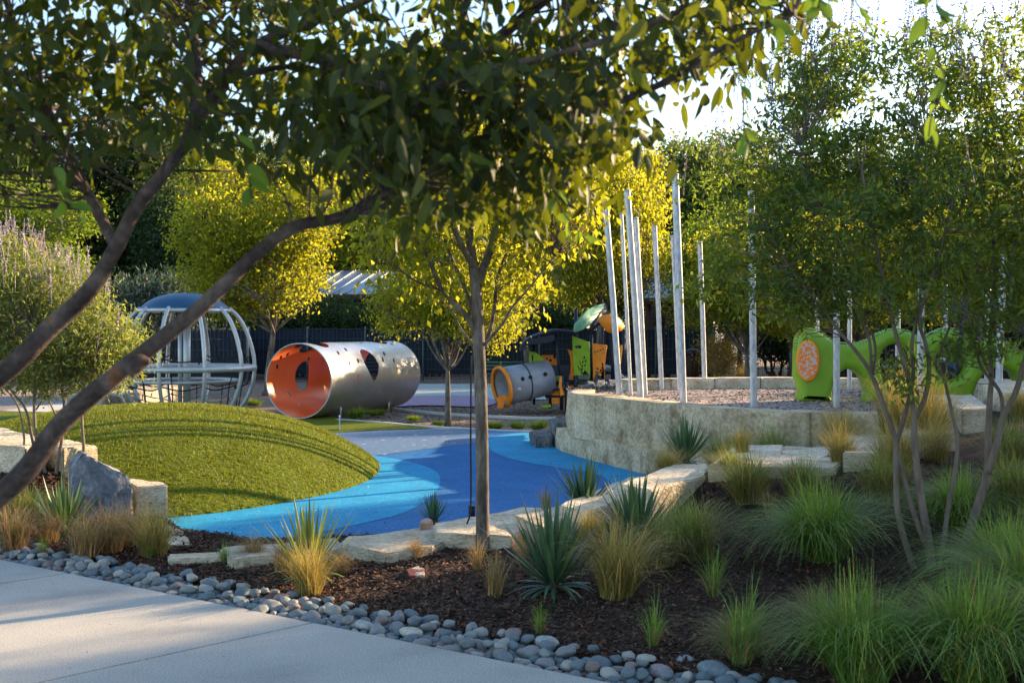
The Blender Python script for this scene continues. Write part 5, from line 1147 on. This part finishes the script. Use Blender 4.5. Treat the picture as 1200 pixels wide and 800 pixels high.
gr('olive', 848, 0, 13.4, 0.9, 'olive clump at the foot of the plaza wall near the wall yucca', 1.0, 0.38)
gr('gold', 785, 0, 12.0, 0.6, 'low straw clump at the base of the wall yucca', 1.0, 0.48)
g2('olive', 770, 665, 0.7, 'olive clump filling the gap beside the tall tan clump')
g2('wisp', 560, 668, 0.7, 'wispy tan tuft right beside the slim trunk base')
g2('wisp', 610, 660, 0.7, 'wispy tan tuft between the slim trunk and the big yucca')
gr('tan', 770, 545, 12.2, 0.8, 'upright straw seed-head clump on the pointed cream block side', 1.1, 0.25)
g2('wisp', 640, 600, 0.7, 'pale wispy grass clump behind the big blue-green yucca')
g2('gold', 690, 640, 0.5, 'straw tuft between the two big yuccas')

def yucca(px, py, D_, h, n, label, mat=Y_blu, low=18, seed=0, z=None, wd=0.034):
    x = (px-600)/F*D_; z = bed_z(x, D_) if z is None else z; rs_ = np.random.RandomState(seed+80)
    root = empty('yucca', (x, D_, z), label, 'yucca', 'yuccas in the planting bed'); mb = MB(); K = 6
    for i in range(n+low):
        az_ = i*2.399+rs_.rand()*0.4; lowl = i >= n; el = (R(88)-R(58)*(i/n)**1.0*(0.8+0.3*rs_.rand())) if not lowl else R(20+20*rs_.rand()-10)
        Lh = h*(0.75+0.4*rs_.rand())*(1 if not lowl else 0.75); sag = 0.02 if not lowl else 0.9
        d = Vector((math.cos(az_)*math.cos(el), math.sin(az_)*math.cos(el), math.sin(el))); s = Vector((-math.sin(az_), math.cos(az_), 0)); nn = s.cross(d); V = []
        b0 = Vector((math.cos(az_), math.sin(az_), 0))*0.02+Vector((0, 0, 0.02+0.05*(1-i/(n+low)) ))
        for k in range(K+1):
            t = k/K; c_ = b0+d*Lh*t-Vector((0, 0, sag*Lh*t*t*0.6)); w_ = wd*0.5*(0.55+1.3*t if t < 0.35 else (1.0*(1-((t-0.35)/0.65)**1.6)))+0.0008
            V += [tuple(c_-s*w_+nn*w_*0.45), tuple(c_), tuple(c_+s*w_+nn*w_*0.45)]
        Q = []
        for k in range(K): a = 3*k; Q += [(a, a+1, a+4, a+3), (a+1, a+2, a+5, a+4)]
        mb.add(V, Q)
    mb.build('leaves', mat, root); mb = MB(); mb.tube([Vector((0, 0, -0.04)), Vector((0, 0, 0.06)), Vector((0, 0, 0.10))], [0.05, 0.045, 0.02], 10); mb.build('stem', M_bark2, root); return root
yucca(648, 692, bedD(648, 692), 0.60, 60, 'large blue-green yucca with drooping lower leaves in the mulch', seed=1, low=22)
yucca(745, 632, bedD(745, 640), 0.52, 55, 'blue-green yucca between the tall tan grass and the pointed cream block', seed=2, low=8)
yucca(685, 583, 11.1, 0.44, 55, 'yucca standing against the slanting pale block beside the blue surface', seed=3, low=8, z=0.30)
yucca(803, 540, 13.0, 0.46, 55, 'yucca in front of the plaza wall with straw beside it', seed=4, low=8, z=0.52)
yucca(362, 678, bedD(362, 678), 0.56, 42, 'yucca with yellow-edged striped leaves and long lower leaves', mat=Y_yel, seed=5, low=14, wd=0.03)
yucca(508, 612, 11.7, 0.26, 40, 'small low yucca behind the wide flat slab', seed=6, low=6, z=0.08, wd=0.02)
yucca(75, 632, bedD(75, 632), 0.50, 50, 'dark yucca under the pale chaste shrub beside the boulder', seed=7, low=10)
yucca(560, 760, 7.0, 0.0001, 1, 'x', low=0) if False else None

# low perennials and bushes further back
def tuft(px, py, D_, key, sc, label, z=0.0, sz=0.6): 
    o = gr(key, px, py, D_, sc, label, sz, z); o.name = 'low_plant'; o['category'] = 'low plant'; o['group'] = 'low plants near the play equipment'; return o
for me_key, mats_ in (('lime', [B_lim, B_grn]),): grass_proto(me_key, mats_, [(300, 0.45, 0.40, 0.012, 1.0, 0, 0.15, 0.3), (200, 0.4, 0.4, 0.012, 1.0, 1, 0.15, 0.3)])
tuft(418, 487, 27.0, 'lime', 1.0, 'low green plant nearest the underside of the silver tube'); tuft(442, 485, 27.5, 'lime', 0.9, 'low green plant in the middle below the silver tube', 0, 0.5)
tuft(485, 492, 26, 'lime', 0.7, 'low green plant beside the slender tree trunk', 0, 0.5); tuft(513, 497, 24.8, 'lime', 0.6, 'yellow-green low plant at the foot of the slender tree', 0, 0.5)
tuft(580, 500, 24.0, 'lime', 0.8, 'yellow-green low plant right beside the slim trunk at the kerb', 0, 0.5); tuft(606, 499, 24.2, 'lime', 0.75, 'yellow-green low plant in the middle of the kerb row', 0, 0.5); tuft(632, 500, 24, 'lime', 0.85, 'yellow-green low plant next to the furrowed stone stub', 0, 0.55)
tuft(298, 470, 31, 'lime', 1.0, 'green low plant between dome climber and silver tube', 0, 0.5); tuft(155, 465, 33, 'lime', 1.0, 'green low plant seen through the dome bars', 0, 0.6)
tuft(120, 462, 33, 'gold', 1.1, 'tan grassy plant behind the mound crest', 0, 1.0); tuft(135, 458, 36, 'gold', 1.1, 'straw plant beyond the far warm tan block', 0, 1.0)
tuft(745, 441, 40, 'lime', 1.2, 'yellow-green plant beyond the seat wall between the poles', 0, 1.0); tuft(845, 440, 40, 'lime', 1.2, 'green plant at the foot of the tan dried bush', 0, 1.0); tuft(870, 441, 41, 'gold', 1.2, 'tan plant before the open wire fence', 0, 1.0); tuft(905, 441, 40, 'lime', 1.2, 'green plant beyond the seat wall near the climber head', 0, 1.0)
# tan dried bush
tb, cb = gen_tree(77, 2.2, 0.2, 0.04, rl(77, 8, 1.25, 0.5, 1.4, 0.6), 320, 16, 0.14, 0.09, 0.03, None, None, stems=6, twr=0.02)
mk_tree('dried_bush', (A(843, 440, 43).x, 43, 0.0), 'rounded tan dried bush beside the litter bin', 'bush', tb, cb, surf('dry_wood', [(0.3, (0.22, 0.15, 0.09)), (0.7, (0.42, 0.31, 0.2))], scale=5), B_gol)

# ================= RIVER PEBBLES =================
M_peb = None; BIG = []
m, n = newmat('river_pebble'); L_ = n.links.new; out = N(n, 'ShaderNodeOutputMaterial'); p = N(n, 'ShaderNodeBsdfPrincipled'); oi = N(n, 'ShaderNodeObjectInfo')
r = ramp(n, [(0.0, (0.17, 0.20, 0.225)), (0.18, (0.25, 0.27, 0.28)), (0.34, (0.12, 0.165, 0.19)), (0.5, (0.34, 0.335, 0.31)), (0.62, (0.23, 0.235, 0.245)), (0.74, (0.25, 0.20, 0.19)), (0.84, (0.14, 0.19, 0.22)), (0.93, (0.42, 0.40, 0.36)), (1.0, (0.17, 0.10, 0.09))]); r.color_ramp.interpolation = 'CONSTANT'
g_ = N(n, 'ShaderNodeNewGeometry'); ad = N(n, 'ShaderNodeMath', operation='ADD'); L_(oi.outputs['Random'], ad.inputs[0]); L_(g_.outputs['Random Per Island'], ad.inputs[1]); fr = N(n, 'ShaderNodeMath', operation='FRACT'); L_(ad.outputs[0], fr.inputs[0]); L_(fr.outputs[0], r.inputs[0])
tc = N(n, 'ShaderNodeTexCoord'); nz = N(n, 'ShaderNodeTexNoise'); nz.inputs['Scale'].default_value = 22; nz.inputs['Detail'].default_value = 8; L_(tc.outputs['Object'], nz.inputs['Vector'])
g2_ = ramp(n, [(0.3, (0.6, 0.6, 0.6)), (0.65, (1.15, 1.15, 1.12))]); L_(nz.outputs['Fac'], g2_.inputs[0]); mx = N(n, 'ShaderNodeMix', data_type='RGBA', blend_type='MULTIPLY'); mx.inputs[0].default_value = 1; L_(r.outputs[0], mx.inputs[6]); L_(g2_.outputs[0], mx.inputs[7]); L_(mx.outputs[2], p.inputs['Base Color'])
p.inputs['Roughness'].default_value = 0.7; bp = N(n, 'ShaderNodeBump'); bp.inputs['Strength'].default_value = 0.25; bp.inputs['Distance'].default_value = 0.01; L_(nz.outputs['Fac'], bp.inputs['Height']); L_(bp.outputs[0], p.inputs['Normal']); L_(p.outputs[0], out.inputs[0]); M_peb = m
for (px, py, r_, c_, lab) in [(482, 737, 0.075, (0.46, 0.43, 0.37), 'large pale cream oval pebble at the concrete edge below the mulch hollow'), (427, 728, 0.065, (0.36, 0.37, 0.36), 'round light grey pebble among the stones below the brick fragment'), (775, 781, 0.075, (0.30, 0.25, 0.26), 'round pinkish-mauve pebble near the end of the stone band'), (838, 786, 0.105, (0.17, 0.21, 0.23), 'largest long blue-grey flat pebble at the end of the stone band'), (321, 697, 0.075, (0.13, 0.06, 0.05), 'dark reddish-brown rounded stone beside the straw-gold grass'), (804, 770, 0.07, (0.30, 0.33, 0.34), 'speckled round grey pebble standing above the longest flat pebble'), (640, 750, 0.085, (0.36, 0.38, 0.37), 'wide pale grey pebble behind the small yellow-green tuft')]:
    bm = bmesh.new(); bmesh.ops.create_icosphere(bm, subdivisions=4, radius=1); of_ = Vector((px, 0, 0))
    for v in bm.verts:
        d = 1+0.25*mn.noise(v.co*0.9+of_)+0.06*mn.noise(v.co*2.4+of_); v.co = Vector((v.co.x, v.co.y*0.7, v.co.z*0.55))*d*r_
    o = bm_obj('river_pebble', bm, plain('pebble_tone_%d' % px, c_, 0.7, 0, 0.3, 30, 0.3, 0.3), smooth=True); q = G(px, py, 0.12); o.location = (q.x, q.y, 0.055+r_*0.55); o.rotation_euler = (0.1, 0.1, -0.6); tag(o, lab, 'pebble', 'singled out stones of the pebble band')
    BIG.append((q.x, q.y, r_))
pm = []
for s in range(8):
    bm = bmesh.new(); bmesh.ops.create_icosphere(bm, subdivisions=3, radius=1); rn = random.Random(s); off = Vector((s*7, 3, 1)); ax_ = (1, 0.62+0.3*rn.random(), 0.45+0.25*rn.random())
    for v in bm.verts:
        d = 1+0.34*mn.noise(v.co*1.0+off)+0.12*mn.noise(v.co*2.3+off); v.co = Vector((v.co.x*ax_[0], v.co.y*ax_[1], v.co.z*ax_[2]))*d
    o = bm_obj('river_pebble', bm, M_peb, smooth=True); pm.append(o.data); bpy.data.objects.remove(o)
rn = random.Random(9); cand = []; cell = {}
def try_pebble(x, y, r_, z):
    if any(math.hypot(a-x, b-y) < (c_+r_)*0.8 for a, b, c_ in BIG): return False
    ci = (int(x/0.18), int(y/0.18))
    for i in (-1, 0, 1):
        for j in (-1, 0, 1):
            for (a, b, c_, zc) in cell.get((ci[0]+i, ci[1]+j), []):
                if math.hypot(a-x, b-y) < (c_+r_)*0.80 and abs(zc-z) < 0.04: return False
    cell.setdefault(ci, []).append((x, y, r_, z)); cand.append((x, y, r_, z)); return True
tl = 8.9
for (nt_, ra, rb_) in ((110, 0.056, 0.08), (900, 0.038, 0.054), (9000, 0.026, 0.038), (26000, 0.017, 0.027)):
    for _ in range(nt_):
        t = -2.6+rn.random()*(tl+2.6); s = 0.03+rn.random()*(PW-0.02+0.09*math.sin(t*2.1)+0.05*math.sin(t*5.3)); r_ = ra+(rb_-ra)*rn.random(); q = on_edge(t, max(s, r_*0.75))
        try_pebble(q.x, q.y, r_, 0.055+r_*0.40)
# second layer of loose ones lying on top
for _ in range(900):
    t = -2.6+rn.random()*(tl+2.6); s = 0.12+rn.random()*0.36; r_ = 0.035+0.03*rn.random(); q = on_edge(t, s); try_pebble(q.x, q.y, r_, 0.055+0.062)
def vis_size(c_): 
    px = 600+F*c_[0]/c_[1]; return (c_[2]/c_[1]) if -40 < px < 1000 and 385+F*(EYE-0.1)/c_[1] < 812 else 0
cand.sort(key=lambda c_: -vis_size(c_))
GPb = 'river pebbles edging the concrete path'
for i, (x, y, r_, z) in enumerate(cand[:298]):
    o = bpy.data.objects.new('river_pebble', pm[i % 8]); C.objects.link(o); o.location = (x, y, z); o.rotation_euler = (rn.uniform(-.3, .3), rn.uniform(-.3, .3), rn.random()*6.28); o.scale = (r_,)*3
    tag(o, 'smooth grey river pebble in the stone band edging the concrete path', 'pebble', GPb)
mb = MB(); tmp = []
for s in range(4):
    me = pm[s]; V = np.zeros(len(me.vertices)*3); me.vertices.foreach_get('co', V); tmp.append((V.reshape(-1, 3), np.array([tuple(p_.vertices) for p_ in me.polygons])))
for i, (x, y, r_, z) in enumerate(cand[298:]):
    V, T = tmp[i % 4]; Rm = np.array((Matrix.Rotation(rn.random()*6.28, 3, 'Z')@Matrix.Rotation(rn.uniform(-.3, .3), 3, 'X'))); mb.add(V*r_@Rm.T+np.array([x, y, z]), None, T)
o = mb.build('small_pebbles', M_peb, smooth=True); tag(o, 'small river pebbles filling the band between path and mulch', 'pebbles', kind='stuff')

# ================= MULCH CHIPS, LITTER =================
M_chip = leafmat('mulch_chip', (0.020, 0.010, 0.007), (0.11, 0.062, 0.040), (0.02, 0.01, 0.01), 0.0, rough=0.9)
rs = np.random.RandomState(44); n_ = 70000; xs = rs.uniform(-5.2, 6.8, n_); ts = rs.rand(n_)**1.25
P = []
for x, t in zip(xs, ts):
    y0 = (E0+ed*((x-E0.x)/ed.x)).y+0.5; y1 = min(far_y(x), y0+7); y = y0+(y1-y0)*t; P.append((x, y, bed_z(x, y)+0.02*mn.noise(Vector((x*2.2, y*2.2, 0)))+0.008*mn.noise(Vector((x*14, y*14, 3)))))
P = np.array(P); mb = MB(); P[:, 2] += 0.004+0.010*rs.rand(n_)
Dr = unit(rs.randn(n_, 3)*np.array([1, 1, 0.35])); Sd = unit(np.cross(Dr, rs.randn(n_, 3)*0.35+np.array([0, 0, 1]))); Lh = (0.010+0.022*rs.rand(n_)**2)[:, None]; Wh = (0.003+0.006*rs.rand(n_))[:, None]
V = np.stack([P-Dr*Lh-Sd*Wh, P+Dr*Lh-Sd*Wh*0.6, P+Dr*Lh*0.9+Sd*Wh, P-Dr*Lh*0.9+Sd*Wh*1.2], 1).reshape(-1, 3); mb.add(V, np.arange(n_*4).reshape(-1, 4)); o = mb.build('mulch_chips', M_chip); tag(o, 'loose dark bark mulch chips strewn over the planting bed', 'mulch', kind='stuff')
M_litter = leafmat('dry_leaf_litter', (0.16, 0.10, 0.06), (0.40, 0.33, 0.24), (0.1, 0.07, 0.04), 0.1, rough=0.8)
idx = rs.choice(n_, 900, False); mb = MB(); leafgeo(mb, P[idx]+np.array([0, 0, 0.01]), unit(rs.randn(900, 3)*np.array([1, 1, 0.25])), 0.026, 0.012, rs, False, 0, 3.0); o = mb.build('leaf_litter', M_litter); tag(o, 'dry tan leaf litter scattered over the dark mulch', 'leaf litter', kind='stuff')
# fallen bits on the path
q_ = []
for _ in range(70):
    a = on_edge(rs.uniform(-1, 7.5), -rs.rand()*3); q_.append((a.x, a.y, 0.103))
mb = MB(); leafgeo(mb, np.array(q_), unit(rs.randn(70, 3)*np.array([1, 1, 0.05])), 0.018, 0.008, rs, False, 0, 5.0); o = mb.build('path_litter', M_chip); tag(o, 'tiny dark leaf crumbs lying on the concrete path', 'leaf litter', kind='stuff')
# wood chips and gravel grains on the play ground and plaza
n_ = 26000; X_ = []; 
for (x0, x1, y0, y1, z, k) in ((-4, 3.4, 24.6, 36, -0.048, 15000), (0.9, 9.5, 15.0, 22, ZP, 11000)):
    X_.append(np.stack([rs.uniform(x0, x1, k), rs.uniform(y0, y1, k), np.full(k, z+0.004)], 1))
P = np.concatenate(X_)
keep = (P[:, 2] < 0) | ((P[:, 0]-6.7)**2+(P[:, 1]-20.6)**2 < 5.75**2); P = P[keep]; n_ = len(P)
mb = MB(); Dr = unit(rs.randn(n_, 3)*np.array([1, 1, 0.3])); leafgeo(mb, P, Dr, 0.055, 0.03, rs, False, 0, 2.0); o = mb.build('wood_chip_scatter', leafmat('pale_chip', (0.08, 0.055, 0.04), (0.34, 0.27, 0.22), (0.1, 0.07, 0.05), 0.0, rough=0.9)); tag(o, 'pale chips and grit strewn over the play ground and plaza', 'gravel', kind='stuff')

# leaf crumbs blown onto the blue rubber
n_ = 260; q_ = []
while len(q_) < n_:
    a = G(rs.uniform(210, 720), rs.uniform(503, 640), 0); 
    if (a.x-mc.x)**2/9.9+(a.y-mc.y)**2/17 > 1.05 and a.y > far_y(a.x)+0.3 and a.x < 0.6+0.02*(a.y-11): q_.append((a.x, a.y, 0.009))
mb = MB(); leafgeo(mb, np.array(q_), unit(rs.randn(n_, 3)*np.array([1, 1, 0.1])), 0.04, 0.018, rs, False, 0, 5.0); o = mb.build('blown_leaves', M_litter); tag(o, 'small dry leaves blown onto the blue rubber surface', 'leaf litter', kind='stuff')
